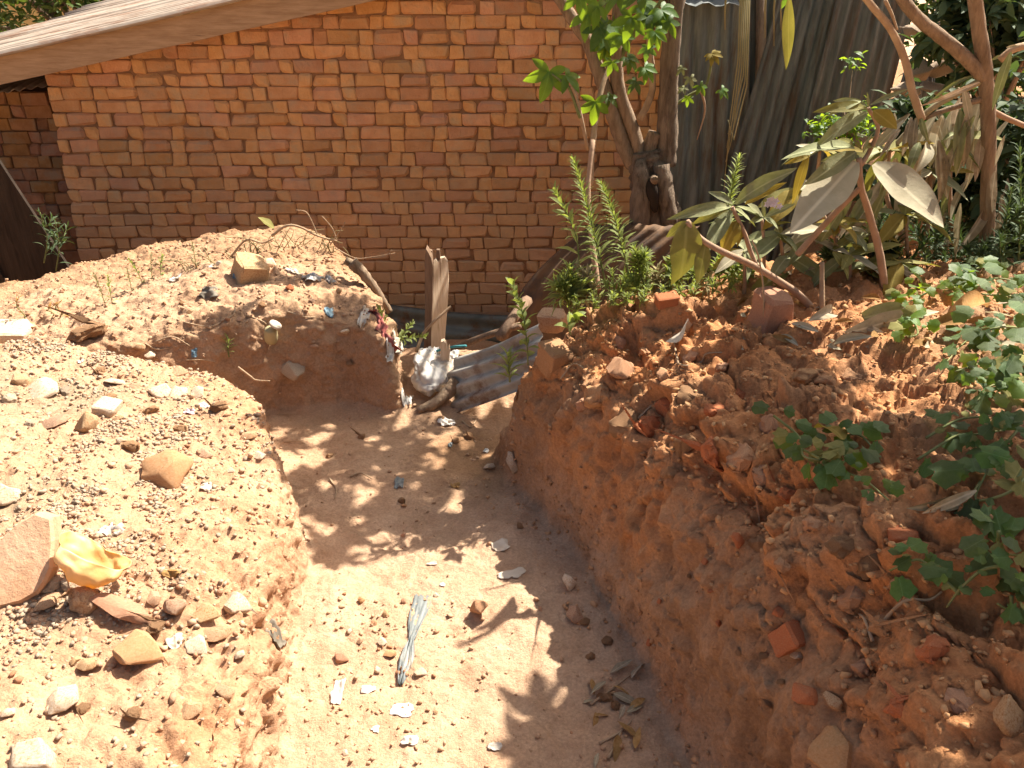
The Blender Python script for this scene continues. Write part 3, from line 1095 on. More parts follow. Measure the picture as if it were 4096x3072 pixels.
# set-back wing at the corner of the house
AY = 6.15
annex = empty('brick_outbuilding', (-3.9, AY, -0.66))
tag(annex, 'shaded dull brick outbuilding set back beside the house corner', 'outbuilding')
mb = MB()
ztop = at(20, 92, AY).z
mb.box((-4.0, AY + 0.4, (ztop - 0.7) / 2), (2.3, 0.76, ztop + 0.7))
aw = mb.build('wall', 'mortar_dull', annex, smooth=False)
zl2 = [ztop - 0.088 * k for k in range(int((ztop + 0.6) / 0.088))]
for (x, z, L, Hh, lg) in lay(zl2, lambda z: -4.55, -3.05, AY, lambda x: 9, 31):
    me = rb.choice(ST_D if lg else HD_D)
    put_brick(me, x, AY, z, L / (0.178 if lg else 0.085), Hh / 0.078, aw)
eL, eR = at(-160, 116, AY - 0.2), at(45, 86, AY - 0.2)
corr(eL, eR, eL + Vector((0, 1.1, 0.12)), eR + Vector((0, 1.1, 0.12)), 18, 0.010, 'rusty_roof', 'roof_sheet', annex, nv=6, seed=9)

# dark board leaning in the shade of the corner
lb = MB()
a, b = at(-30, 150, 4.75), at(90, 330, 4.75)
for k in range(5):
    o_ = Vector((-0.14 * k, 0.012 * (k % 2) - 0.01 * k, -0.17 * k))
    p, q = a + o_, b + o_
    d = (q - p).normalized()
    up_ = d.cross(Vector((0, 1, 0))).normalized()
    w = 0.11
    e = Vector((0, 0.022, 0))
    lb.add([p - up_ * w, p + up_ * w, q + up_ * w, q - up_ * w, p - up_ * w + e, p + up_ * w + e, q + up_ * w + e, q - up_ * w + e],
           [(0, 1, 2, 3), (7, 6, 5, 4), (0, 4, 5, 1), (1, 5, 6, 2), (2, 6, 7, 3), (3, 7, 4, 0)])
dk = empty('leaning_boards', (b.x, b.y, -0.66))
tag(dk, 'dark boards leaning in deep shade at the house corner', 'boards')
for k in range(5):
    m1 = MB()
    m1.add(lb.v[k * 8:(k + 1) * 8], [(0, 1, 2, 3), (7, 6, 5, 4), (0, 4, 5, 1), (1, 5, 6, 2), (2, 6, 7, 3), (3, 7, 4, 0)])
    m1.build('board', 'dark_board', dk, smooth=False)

# ------------------------------------------------------------------ corrugated fence at the right of the house
fence = empty('corrugated_fence', (1.8, 5.2, -0.66))
tag(fence, 'tall grey corrugated iron fence of leaning sheets beside the brick house', 'fence')
FY = 5.30
b0, b1, t0, t1 = at(655, 330, FY), at(745, 330, FY), at(676, -40, FY), at(752, -40, FY)
corr(b0, b1, t0, t1, 6, 0.011, 'fence_metal', 'sheet', fence, nv=14, dent=0.014, seed=1)
corr(at(730, 330, 5.4), at(800, 330, 5.4), at(735, -40, 5.4), at(815, -40, 5.4), 6, 0.012, 'fence_metal', 'sheet', fence, nv=14, dent=0.01, seed=12)
FY = 5.22
corr(at(682, 330, FY), at(772, 330, FY), at(790, -40, FY), at(860, -40, FY), 7, 0.012, 'fence_metal', 'sheet', fence, nv=14, dent=0.012, seed=2)
FY = 5.12
corr(at(755, 330, FY), at(830, 330, FY), at(845, -40, FY), at(925, -40, FY), 7, 0.012, 'fence_metal', 'sheet', fence, nv=14, dent=0.012, seed=3)
FY = 5.2
corr(at(826, 330, FY), at(925, 330, FY), at(905, 70, FY), at(935, 70, FY), 7, 0.012, 'fence_metal', 'sheet', fence, nv=14, dent=0.012, seed=4)
for (u, v0, v1) in ((672, 330, -45), (758, 330, -40)):
    mb = MB()
    p, q = at(u, v0, 5.36), at(u + 4, v1, 5.36)
    mb.tube([p, p.lerp(q, 0.5), q], [0.035, 0.032, 0.03], 8, 0.08)
    mb.build('post', 'bark', fence)

# pale plastic sheet caught on top of the fence
# ------------------------------------------------------------------ sheets and post in the pit by the wall
gs = lambda s, t: Vector((0, 0.0, -0.10 * math.sin(math.pi * s)))
L_, R_ = at(340, 300, 5.2), at(585, 318, 5.2)
o = corr(L_ + Vector((0, -0.45, -0.55)), L_ + Vector((0, 0, 0.02)), R_ + Vector((0, -0.45, -0.60)), R_ + Vector((0, 0, 0.02)), 6, 0.02, 'dark_metal', 'corrugated_sheet', None, nv=24,
         bend=lambda s, t: Vector((0, 0.10 * math.sin(math.pi * t), -0.09 * math.sin(math.pi * t))), dent=0.006, seed=5)
tag(o, 'dark grey corrugated sheet sagging along the foot of the brick wall', 'metal sheet')
o = corr(at(500, 352, 4.4), at(640, 345, 4.1), at(592, 224, 4.65), at(700, 226, 4.3), 7, 0.013, 'rust_metal', 'corrugated_sheet', None, nv=16,
         bend=lambda s, t: Vector((-0.10 * math.sin(math.pi * t), 0.0, 0.05 * math.sin(math.pi * t))), dent=0.012, seed=6)
tag(o, 'rusty brown corrugated sheet leaning between brick wall and weeds', 'metal sheet')
# short grey sheet propped at the end of the trench
o = corr(at(448, 416, 3.20), at(455, 357, 3.36), at(546, 382, 3.00), at(540, 324, 3.20), 4, 0.013, 'grey_metal', 'corrugated_sheet', None, nv=14,
         bend=lambda s, t: Vector((0.015 * math.sin(7 * s) * (1 - t), -0.03 * math.sin(math.pi * t) * s, 0.0)), dent=0.004, seed=7)
tag(o, 'bent grey corrugated sheet propped across the end of the trench', 'metal sheet')

# broken wooden post
PY = 3.62
post = empty('wooden_post', at(440, 352, PY))
tag(post, 'pale broken wooden post with jagged top standing before the wall', 'post')
k_ = pxm(at(437, 300, PY))


def plank_prof(name, outline, y0, th, m, parent, lean=0.0):
    """board from a pixel outline standing at depth y0 with real thickness"""
    f = [at(u, v, y0) for u, v in outline]
    bk = [p + Vector((0, th, 0)) for p in f]
    nn = len(f)
    mb = MB()
    mb.add(f + bk, [tuple(range(nn))[::-1], tuple(range(nn, 2 * nn))] + [(i, (i + 1) % nn, nn + (i + 1) % nn, nn + i) for i in range(nn)])
    return mb.build(name, m, parent, smooth=False)


fpl = plank_prof('plank', [(431, 362), (431.5, 330), (433, 300), (433.5, 263), (435, 262), (437, 266), (439, 263), (443, 264), (446, 270), (447, 290), (446, 315), (444, 340), (443, 362)], PY, 0.025, 'plank', post)
for v_ in fpl.data.vertices:          # the broad face is turned well towards the right
    v_.co.y += (v_.co.x - at(431, 320, PY).x) * 1.3
plank_prof('edge_plank', [(423.5, 362), (425, 310), (424.5, 262), (426, 249), (428, 252), (431, 258), (432.8, 268), (432.5, 300), (431, 330), (430.6, 362)], PY - 0.022, 0.06, 'plank_dark', post)  # shade of the post's unlit left side, put into a dark wood colour
plank_prof('back_plank', [(426, 345), (427, 258), (429, 250), (432, 251), (433, 262), (436, 264), (436.5, 250), (439.5, 250), (440.5, 262), (441, 345)], PY + 0.06, 0.02, 'plank_dark', post)
stump = plank_prof('wood_stake', [(440, 392), (440.5, 352), (441, 342), (444, 341), (446.5, 345), (447, 350), (449, 346), (450, 352), (448, 370), (447, 392)], 3.42, 0.03, 'plank', None)
tag(stump, 'short splintered stake behind the white sack', 'stake')
# log and loose slats around it
mb = MB()
mb.tube(smooth_path([at(418, 411, 3.17), at(432, 405, 3.2), at(446, 394, 3.24), at(456, 381, 3.28)]), lerp_list(0.018, 0.034, 13), 8, 0.12, 4)
tag(mb.build('log', 'bark'), 'split brown log lying under the white sack', 'log')
for a_, b_, w_, nm, lb_ in ((at(446, 352, 3.6), at(520, 325, 3.5), 0.016, 'fallen_lath', 'thin brown slat lying behind the grey corrugated sheet'),
                            (at(500, 338, 3.45), at(528, 300, 3.7), 0.026, 'wood_pole', 'grey pole slanting up from the grey corrugated sheet')):
    mb = MB()
    mb.tube([a_, a_.lerp(b_, 0.5) + Vector((0, 0, 0.008)), b_], w_, 6, 0.15, 2)
    tag(mb.build(nm, 'plank_dark'), lb_, nm.split('_')[1])
mb = MB()
mb.tube(smooth_path([at(432, 353, 3.55), at(440, 350, 3.5), at(452, 347, 3.5), at(466, 346, 3.45)]), 0.006, 5)
tag(mb.build('rope', 'teal_rope'), 'teal rope lying above the grey corrugated sheet', 'rope')
mb = MB()
mb.tube(smooth_path([at(416, 352, 3.5), at(424, 333, 3.56), at(436, 320, 3.56), at(451, 306, 3.6)]), [0.008] * 4 + [0.007] * 4 + [0.006] * 4 + [0.004], 5, 0.1)
tag(mb.build('stick', 'twig'), 'bent thin stick leaning on the wooden post', 'stick')

# ------------------------------------------------------------------ stones, clods, brick pieces
ROCKS = {}


def rock_mesh(kind, k, m):
    key = (kind, k, m)
    if key in ROCKS:
        return ROCKS[key]
    rr = random.Random(hash((kind == 'stone', kind == 'clod', k)) % 9999)
    bm = bmesh.new()
    npt = {'stone': 13, 'clod': 26, 'slab': 12, 'brick': 0}[kind]
    if kind == 'brick':
        for x in (-1, 1):
            for y in (-1, 1):
                for z in (-1, 1):
                    f = 1.0 if x < 0 else rr.uniform(0.55, 1.0)
                    bm.verts.new((x * f + rr.uniform(-.06, .06), y + rr.uniform(-.08, .08), z + rr.uniform(-.06, .06)))
        bm.verts.new((1.05, rr.uniform(-.5, .5), rr.uniform(-.5, .5)))
    else:
        for i in range(npt):
            v = Vector((rr.gauss(0, 1), rr.gauss(0, 1), rr.gauss(0, 1))).normalized()
            v *= rr.uniform(0.82, 1.12)
            if kind == 'slab':
                v.z = math.copysign(min(abs(v.z) + 0.35, 0.8), v.z)
            bm.verts.new(v)
    r = bmesh.ops.convex_hull(bm, input=bm.verts[:])
    bmesh.ops.delete(bm, geom=list({g for g in r['geom_interior'] + r['geom_unused'] if isinstance(g, bmesh.types.BMVert)}), context='VERTS')
    bmesh.ops.dissolve_limit(bm, angle_limit=R(12), verts=bm.verts[:], edges=bm.edges[:])
    bmesh.ops.bevel(bm, geom=bm.edges[:], offset=0.16 if kind in ('clod', 'brick') else 0.085, segments=2 if kind == 'clod' else 1, affect='EDGES', profile=0.6)
    bmesh.ops.triangulate(bm, faces=bm.faces[:])
    bmesh.ops.subdivide_edges(bm, edges=bm.edges[:], cuts=1, use_grid_fill=True)
    me = bpy.data.meshes.new(kind)
    bm.to_mesh(me)
    bm.free()
    c = np.array([v.co[:] for v in me.vertices])
    nn = np.array([v.normal[:] for v in me.vertices])
    amp = {'stone': 0.06, 'clod': 0.17, 'slab': 0.035, 'brick': 0.13}[kind]
    c = c + nn * (amp * fbm(c + k * 3.1, 2.4, 3, k)[:, None])
    me.vertices.foreach_set('co', c.ravel())
    me.polygons.foreach_set('use_smooth', [True] * len(me.polygons))
    try:
        me.set_sharp_from_angle(angle=R(32))
    except Exception:
        pass
    me.materials.append(MATS[m])
    me.update()
    ROCKS[key] = me
    return me


rs_ = random.Random(77)
BANK_L = [(97, 560, 'the yellow bag'), (113, 532, 'the clear plastic bag'), (166, 469, 'the largest orange rock'), (90, 423, 'the upright knobbly stone'), (62, 699, 'the whitish angular stone'), (88, 331, 'the dark clod by the mound'), (16, 332, 'the pale square block'), (197, 410, 'the pinkish plastic scraps'), (141, 651, 'the rounded brown stone'), (20, 560, 'the tall pinkish slab'), (237, 602, 'the pale pointed edge stone'), (222, 366, 'the notch of the bank'), (205, 488, 'the paper scrap')]
NEAR = {'stones on the sunlit bank': BANK_L, 'clods on the sunlit bank': BANK_L,
        'stones on the trench floor': [(411, 640, 'the grey plastic strip'), (515, 575, 'the torn paper sheet'), (402, 710, 'the bright white plastic patch'), (338, 694, 'the upright white strip'), (442, 585, 'the tiny white scrap'), (400, 500, 'the dappled shade')],
        'orange clods in the rubble bank': [(621, 366, 'the large perched stone'), (664, 373, 'the bright orange stone'), (680, 333, 'the paper label'), (767, 308, 'the tall earth block'), (830, 440, 'the hanging vine'), (855, 345, 'the pale curled leaf'), (737, 535, 'the split red stone'), (791, 632, 'the brick end'), (905, 531, 'the red tile edge'), (1012, 706, 'the smooth brown stone'), (940, 575, 'the jagged vine'), (575, 364, 'the arched root'), (648, 410, 'the short root'), (836, 742, 'the boulder')],
        'stones on the mound': [(251, 271, 'the square brick piece'), (312, 277, 'the torn white bag'), (272, 325, 'the dirty cup'), (378, 330, 'the red rag'), (293, 366, 'the flat grey stone'), (329, 313, 'the blue tag'), (160, 290, 'the wiry weeds')],
        'stones in the cut face': [(737, 535, 'the split red stone'), (791, 632, 'the brick end'), (804, 690, 'the red brick lump'), (620, 620, 'the floor shadow edge'), (777, 608, 'the bright red chip')]}
NOUN = {'stones on the sunlit bank': 'stone on the sunlit bank', 'clods on the sunlit bank': 'clod on the sunlit bank', 'stones on the trench floor': 'stone on the trench floor', 'orange clods in the rubble bank': 'clod in the rubble bank', 'stones on the mound': 'stone on the mound', 'stones in the cut face': 'stone in the cut face'}


def stone(u, v, w, h, m, label, group=None, kind='stone', cat='stone', name=None, rot=None, sink=0.28, p=None, n=None, tilt=0.25, depth=None):
    if p is None:
        p, n = hit(u, v + h * 0.25)
    s = pxm(p)
    if group in ('stones on the sunlit bank', 'clods on the sunlit bank') or (u and u < 260 and group is None):
        w, h = w * 1.18, h * 1.18
        sink = 0.36 if group else min(sink, 0.22)
    W, Hh = w * s * 0.5, h * s * 0.5
    me = rock_mesh(kind, rs_.randrange(9), m)
    o = link(name or {'stone': 'stone', 'clod': 'earth_clod', 'slab': 'stone_slab', 'brick': 'brick_fragment'}[kind], me)
    D = depth * s * 0.5 if depth else (W * 0.8 + Hh * 0.3) * rs_.uniform(0.8, 1.1)
    o.scale = (W, D, Hh * 1.0)
    rz = rs_.uniform(-0.5, 0.5) if rot is None else rot[2]
    if rot is None:
        rot = (rs_.uniform(-tilt, tilt), rs_.uniform(-tilt, tilt), rz)
    o.rotation_euler = rot
    o.location = p + n * (Hh * (1 - 2 * sink) * 0.8)
    if group in NEAR and label:
        un, vn = u, v
        lm = min(NEAR[group], key=lambda q: (q[0] - un) ** 2 + (q[1] - vn) ** 2)[2]
        a_ = w * s * max(h * s, 0.3 * w * s)
        sz = 'small' if a_ < 0.0011 else 'medium sized' if a_ < 0.004 else 'large'
        label = sz + ' ' + {'stone_tan': 'tan', 'stone_pale': 'pale', 'stone_orange': 'orange', 'stone_red': 'red', 'stone_grey': 'grey', 'clod': 'brown'}[m] + ' ' + NOUN[group] + ' near ' + lm
    tag(o, label, cat, group)
    return o


G_L = 'stones on the sunlit bank'
L_pale = 'pale stone lying among the gravel of the sunlit bank'
L_tan = 'tan stone lying among the gravel of the sunlit bank'
L_clod = 'brown earth clod lying among the gravel of the sunlit bank'
stone(88, 331, 40, 17, 'clod', 'large dark brown clod where the sunlit bank meets the mound', None, 'clod', 'clod')
stone(16, 332, 32, 13, 'stone_pale', 'pale square block beside a dry orange weed', None, 'brick', 'block', 'stone_block', rot=(0.05, 0.1, 0.3))
for (u, v, w, h, m, kd) in [(22, 379, 22, 9, 'stone_tan', 'slab'), (41, 387, 36, 13, 'stone_pale', 'stone'), (115, 381, 20, 9, 'stone_pale', 'stone'), (163, 390, 26, 16, 'stone_pale', 'stone'),
                            (178, 391, 20, 13, 'stone_pale', 'stone'), (199, 390, 15, 15, 'stone_pale', 'stone'), (179, 371, 15, 9, 'stone_tan', 'stone'), (109, 407, 19, 11, 'stone_pale', 'brick'),
                            (56, 421, 28, 13, 'stone_tan', 'stone'), (120, 440, 9, 9, 'stone_pale', 'stone'), (204, 452, 15, 9, 'stone_tan', 'stone'), (248, 435, 15, 14, 'stone_tan', 'stone'),
                            (259, 454, 12, 7, 'stone_pale', 'stone'), (4, 491, 30, 20, 'stone_pale', 'stone'), (139, 345, 14, 11, 'stone_tan', 'stone'), (150, 352, 12, 7, 'stone_pale', 'stone'),
                            (47, 600, 24, 15, 'stone_tan', 'stone'), (76, 659, 10, 8, 'stone_tan', 'stone'), (155, 596, 15, 9, 'stone_tan', 'stone'), (239, 653, 12, 10, 'stone_pale', 'stone'),
                            (8, 712, 15, 11, 'stone_pale', 'stone'), (174, 604, 34, 22, 'stone_tan', 'stone'), (206, 612, 26, 16, 'stone_tan', 'stone'), (212, 632, 30, 18, 'stone_tan', 'stone'),
                            (118, 418, 12, 8, 'stone_tan', 'stone'), (196, 645, 22, 13, 'stone_pale', 'stone'), (225, 690, 20, 13, 'stone_tan', 'stone'), (190, 706, 24, 14, 'stone_tan', 'stone'),
                            (262, 486, 10, 7, 'stone_tan', 'stone'), (230, 470, 9, 6, 'stone_pale', 'stone'), (228, 520, 9, 6, 'stone_pale', 'stone')]:
    stone(u, v, w, h, m, L_pale if m == 'stone_pale' else L_tan, G_L, kd)
for (u, v, w, h) in [(218, 406, 18, 11), (131, 445, 16, 11), (110, 396, 12, 8), (150, 408, 14, 8), (54, 582, 19, 16), (71, 582, 18, 18), (158, 625, 20, 12), (133, 712, 18, 13), (82, 707, 16, 10), (30, 424, 10, 7), (66, 390, 11, 8), (100, 370, 12, 8), (180, 428, 14, 9), (10, 397, 14, 10)]:
    stone(u, v, w, h, 'clod' if u > 80 else 'stone_grey', L_clod, 'clods on the sunlit bank', 'clod', 'clod')
stone(166, 469, 60, 27, 'stone_orange', 'largest pale topped orange rock on the gravel bank', None, 'stone', 'rock', 'rock', rot=(0.2, 0.12, -0.25), depth=48)
stone(90, 423, 22, 24, 'stone_tan', 'upright knobbly tan stone on the gravel bank', None, 'stone', 'stone')
stone(141, 651, 42, 32, 'stone_orange', 'rounded brown stone casting a dark shadow below the yellow bag', None, 'stone', 'stone', rot=(0.15, 0.1, 0.2), sink=0.15)
stone(84, 598, 31, 27, 'stone_tan', 'round tan stone right below the yellow bag', None, 'clod', 'stone', 'stone')
stone(127, 606, 62, 24, 'stone_orange', 'long orange brown stone lying slantwise beside the yellow bag', None, 'stone', 'stone', rot=(0.1, 0.45, -0.15), depth=30)
stone(88, 663, 17, 17, 'stone_tan', 'small round tan stone beside the rounded brown stone', None, 'stone', 'stone')
stone(237, 602, 23, 27, 'stone_pale', 'pale pointed stone in the crumbling edge of the sunlit bank', None, 'stone', 'stone')
stone(62, 699, 31, 26, 'stone_pale', 'whitish angular stone half sunk in the near gravel', None, 'stone', 'stone')
stone(30, 757, 52, 24, 'stone_pale', 'broad pale flat stone sunk in the near bank', None, 'slab', 'stone', 'stone_slab')
# big red slab standing on edge: traced face, real thickness, leaning back on the bank
fp, fn = hit(20, 606)
sl = MB()
out = [(6, 534), (20, 522), (38, 512), (53, 517), (55, 540), (53, 568), (46, 583), (38, 594), (22, 603), (-14, 612), (-14, 560)]
fr = []
for (u, v) in out:
    yy_ = fp.y + (606 - v) / 90 * 0.17
    fr.append(at(u, v, yy_))
bk = [p + Vector((-0.010, 0.045, -0.030)) for p in fr]
nn = len(fr)
cen = sum(fr, Vector()) / nn
f2 = [cen + (p - cen) * 0.93 + Vector((0, -0.008, 0.006)) for p in fr]
sl.add(f2 + fr + bk, [tuple(range(nn))[::-1], tuple(range(2 * nn, 3 * nn))] + [(i, (i + 1) % nn, nn + (i + 1) % nn, nn + i) for i in range(nn)] + [(nn + i, nn + (i + 1) % nn, 2 * nn + (i + 1) % nn, 2 * nn + i) for i in range(nn)])
tag(sl.build('stone_slab', 'slab', smooth=False), 'tall flat pinkish slab lying against the bank left of the yellow bag', 'slab')

# trench floor
G_F = 'stones on the trench floor'
stone(478, 606, 25, 22, 'stone_orange', 'pale topped orange stone alone in the middle of trench floor', None, 'stone', 'stone', sink=0.12)
stone(568, 583, 18, 18, 'stone_pale', 'pale stone at the edge of the bank shadow on the floor', None, 'stone', 'stone', sink=0.12)
stone(573, 613, 23, 19, 'stone_tan', 'tan stone lying half in the bank shadow on the floor', None, 'stone', 'stone', sink=0.15)
for (u, v, w, h) in [(374, 623, 9, 7), (386, 613, 10, 8), (390, 653, 14, 11), (421, 672, 15, 10), (341, 655, 20, 11), (362, 599, 9, 8), (404, 600, 8, 6), (382, 640, 11, 8), (349, 630, 8, 6), (404, 505, 7, 6), (360, 640, 8, 6), (436, 595, 7, 5), (540, 608, 6, 5), (436, 711, 6, 5), (404, 534, 7, 5), (377, 669, 10, 7), (345, 752, 9, 7)]:
    stone(u, v, w, h, rs_.choice(['stone_tan', 'stone_pale', 'stone_orange']), 'small stone lying loose on the sunlit trench floor', G_F)
for (u, v, w, h) in [(402, 500, 8, 8), (362, 436, 10, 9), (330, 455, 9, 6), (468, 435, 11, 8), (455, 440, 9, 7), (442, 418, 10, 6), (520, 525, 8, 6)]:
    stone(u, v, w, h, 'clod', 'earth clod on the dappled far end of trench floor', 'clods at the far end of the trench floor', 'clod', 'clod')
stone(515, 456, 17, 25, 'stone_pale', 'pale stone stuck in the far corner of the cut face', None, 'stone', 'stone')
stone(490, 466, 13, 11, 'stone_pale', 'pale lump at the far foot of the cut face', None, 'stone', 'stone')

# mound
stone(251, 271, 27, 20, 'stone_tan', 'square brick piece with blue plastic under it on the mound', None, 'brick', 'brick', rot=(0.15, 0.2, 0.5), sink=0.15)
stone(271, 262, 15, 10, 'stone_pale', 'pale stone beside the square brick piece on the mound', None, 'stone', 'stone')
stone(290, 287, 10, 8, 'stone_red', 'small red brick chip on the top of the mound', None, 'stone', 'brick chip', 'brick_chip')
stone(293, 366, 34, 14, 'stone_grey', 'flat grey stone sticking out of the shaded face of mound', None, 'slab', 'stone', 'stone_slab', rot=(0.3, 0.45, 0.1))
for (u, v, w, h) in [(156, 314, 9, 6), (182, 302, 7, 6), (263, 303, 10, 8), (240, 318, 8, 5), (330, 266, 10, 6), (190, 311, 7, 5), (312, 300, 8, 6), (345, 330, 10, 8), (315, 345, 9, 7), (350, 360, 10, 9), (338, 290, 9, 7)]:
    stone(u, v, w, h, rs_.choice(['stone_tan', 'stone_pale', 'clod']), 'small stone lying on the earth mound', 'stones on the mound')

# shaded bank on the right: clods and bricks in the rubble
G_R = 'orange clods in the rubble bank'
for (u, v, w, h) in [(685, 438, 22, 34), (712, 443, 28, 36), (740, 448, 32, 36), (695, 387, 40, 32), (599, 388, 32, 32), (624, 413, 36, 34), (648, 420, 32, 36), (716, 404, 26, 22), (668, 402, 26, 26), (640, 388, 22, 20),
                     (806, 372, 28, 20), (826, 378, 22, 16), (850, 372, 24, 14), (770, 420, 24, 22), (762, 470, 26, 26), (790, 490, 24, 24), (672, 470, 18, 18), (585, 400, 18, 20), (760, 540, 22, 22), (782, 560, 18, 22),
                     (840, 540, 30, 26), (870, 560, 26, 22), (850, 590, 30, 28), (900, 580, 26, 20), (812, 520, 22, 18), (880, 620, 30, 24), (930, 640, 34, 26), (960, 690, 34, 30), (900, 700, 32, 26), (860, 660, 28, 24), (620, 340, 16, 10), (645, 350, 16, 10), (690, 352, 20, 12), (722, 365, 18, 12), (740, 390, 20, 16)]:
    stone(u, v, w, h, rs_.choice(['stone_orange', 'stone_orange', 'stone_red', 'clod']), 'orange earth clod bulging from the rubble of the shaded bank', G_R, 'clod', 'clod', sink=0.5, tilt=0.7)
stone(621, 366, 35, 25, 'stone_orange', 'large tan stone perched on the lip of the shaded bank', None, 'stone', 'stone', sink=0.25)
stone(664, 373, 20, 13, 'stone_orange', 'bright orange stone on the lip of the shaded bank', None, 'stone', 'stone')
stone(553, 320, 30, 18, 'stone_tan', 'broken pinkish brick at the far tip of the weedy bank', None, 'brick', 'brick', sink=0.2)
stone(556, 350, 30, 30, 'stone_orange', 'square orange block below the broken pinkish brick', None, 'brick', 'block', 'earth_block', sink=0.6, rot=(0.2, 0.1, 0.5))
stone(668, 298, 24, 10, 'stone_red', 'red brick piece lying in front of the small weeds', None, 'brick', 'brick')
stone(662, 292, 20, 8, 'stone_grey', 'grey flat stone behind the red brick piece', None, 'slab', 'stone', 'stone_slab')
stone(767, 308, 36, 44, 'stone_orange', 'tall orange block of earth under the bent shrub stem', None, 'brick', 'block', 'earth_block', sink=0.25, rot=(0.1, 0.1, 0.3))
stone(791, 632, 28, 32, 'stone_red', 'red brick end sticking out of the shaded bank', None, 'brick', 'brick', sink=0.45, rot=(0.5, 0.35, 0.5))
stone(800, 650, 22, 14, 'stone_pale', 'pale pink brick chip below the sticking brick end', None, 'slab', 'brick chip', 'brick_chip', sink=0.3)
stone(737, 535, 16, 22, 'stone_red', 'split red stone in the dark hollow of the bank', None, 'stone', 'stone')
stone(777, 608, 16, 13, 'stone_red', 'small bright red brick chip in the cut face', None, 'stone', 'brick chip', 'brick_chip')
stone(804, 690, 28, 24, 'stone_red', 'red brick lump low on the shaded bank', None, 'stone', 'brick', 'brick_fragment', sink=0.45)
stone(832, 696, 24, 22, 'stone_tan', 'tan slab chip beside the red brick lump', None, 'slab', 'stone', 'stone_slab', sink=0.3)
stone(905, 531, 44, 10, 'stone_red', 'thin red tile edge sticking out under the dead leaf', None, 'slab', 'tile', 'tile_fragment', sink=0.3)
stone(1012, 706, 34, 56, 'stone_tan', 'large smooth brown stone at the near end of bank', None, 'stone', 'stone', sink=0.4)
stone(836, 742, 60, 46, 'stone_orange', 'big smooth orange brown boulder in the near bank', None, 'stone', 'boulder', 'boulder', sink=0.5)
for (u, v, w, h) in [(705, 560, 8, 7), (690, 575, 7, 7), (712, 590, 9, 7), (650, 640, 7, 9), (768, 700, 12, 10), (782, 680, 10, 9), (660, 600, 6, 6), (740, 650, 9, 7), (765, 655, 12, 9), (720, 620, 8, 9)]:
    stone(u, v, w, h, rs_.choice(['stone_red', 'clod']), 'small red stone stuck in the brown cut face', 'stones in the cut face')
for (u, v, w, h) in [(604, 694, 16, 12), (616, 704, 12, 10), (590, 655, 10, 8), (585, 620, 12, 8), (608, 640, 12, 8)]:
    stone(u, v, w, h, 'clod', 'clod lying on the floor at the foot of cut face', 'clods at the foot of the cut face', 'clod', 'clod')


# ------------------------------------------------------------------ litter
def crumple(name, u, v, w, h, m, label, cat, amp=0.15, rough=3.0, seed=0, lift=0.1, rz=0.0, n=14, group=None, p=None, nrm_=None, tilt=None, cut=0.25):
    """a creased scrap lying on the ground: irregular outline, real folds"""
    if p is None:
        p, nn_ = hit(u, v)
    else:
        nn_ = Vector((0, 0, 1))
    s = pxm(p)
    # ground is seen at a slant: stretch the depth of things lying flat
    view = (Vector((0, 0, CAMZ)) - p).normalized()
    N = (nn_ * 0.6 + Vector((0, 0, 1)) * 0.4).normalized() if tilt is None else Vector(tilt).normalized()
    fs_ = max(0.45, view.dot(N))
    W, D = w * s, h * s / fs_
    X = Vector((math.cos(rz), math.sin(rz), 0))
    X = (X - N * X.dot(N)).normalized()
    Yv = N.cross(X)
    rr = random.Random(seed)
    offs = rr.uniform(0, 50)
    ii = np.array([[i / n - 0.5, j / n - 0.5, 0] for j in range(n + 1) for i in range(n + 1)])
    a = np.arctan2(ii[:, 1], ii[:, 0])
    rad = np.maximum(np.abs(ii[:, 0]), np.abs(ii[:, 1])) * 2
    ci = np.stack([np.cos(a) * 1.0, np.sin(a) * 1.0, np.full(len(a), offs)], 1)
    edge = 1 - cut + cut * fbm(ci, 1.3, 3, seed + 3)
    px_ = np.cos(a) * rad * 0.56 * edge * (1 / np.maximum(np.abs(np.cos(a)), np.abs(np.sin(a)))) ** 0.5
    py_ = np.sin(a) * rad * 0.56 * edge * (1 / np.maximum(np.abs(np.cos(a)), np.abs(np.sin(a)))) ** 0.5
    Q = np.stack([px_, py_, np.full(len(a), offs)], 1)
    hgt = 0.5 - np.abs(fbm(Q, rough * 0.8, 2, seed)) * 1.1
    sc = min(W, D)
    vs = []
    for k in range(len(a)):
        q = p + X * (px_[k] * W) + Yv * (py_[k] * D)
        if tilt is None:
            g, _n = drop_on(q.x, q.y)
            q.z = max(q.z - 0.02, min(g.z, q.z + 0.05))
        q = q + N * (sc * (amp * hgt[k] + lift * amp) + 0.003)
        vs.append(q)
    fs = [(j * (n + 1) + i, j * (n + 1) + i + 1, (j + 1) * (n + 1) + i + 1, (j + 1) * (n + 1) + i) for j in range(n) for i in range(n)]
    mb = MB()
    mb.add(vs, fs)
    o = mb.build(name, m)
    sd = o.modifiers.new('thickness', 'SOLIDIFY')
    sd.thickness = 0.0008
    tag(o, label, cat, group)
    return o


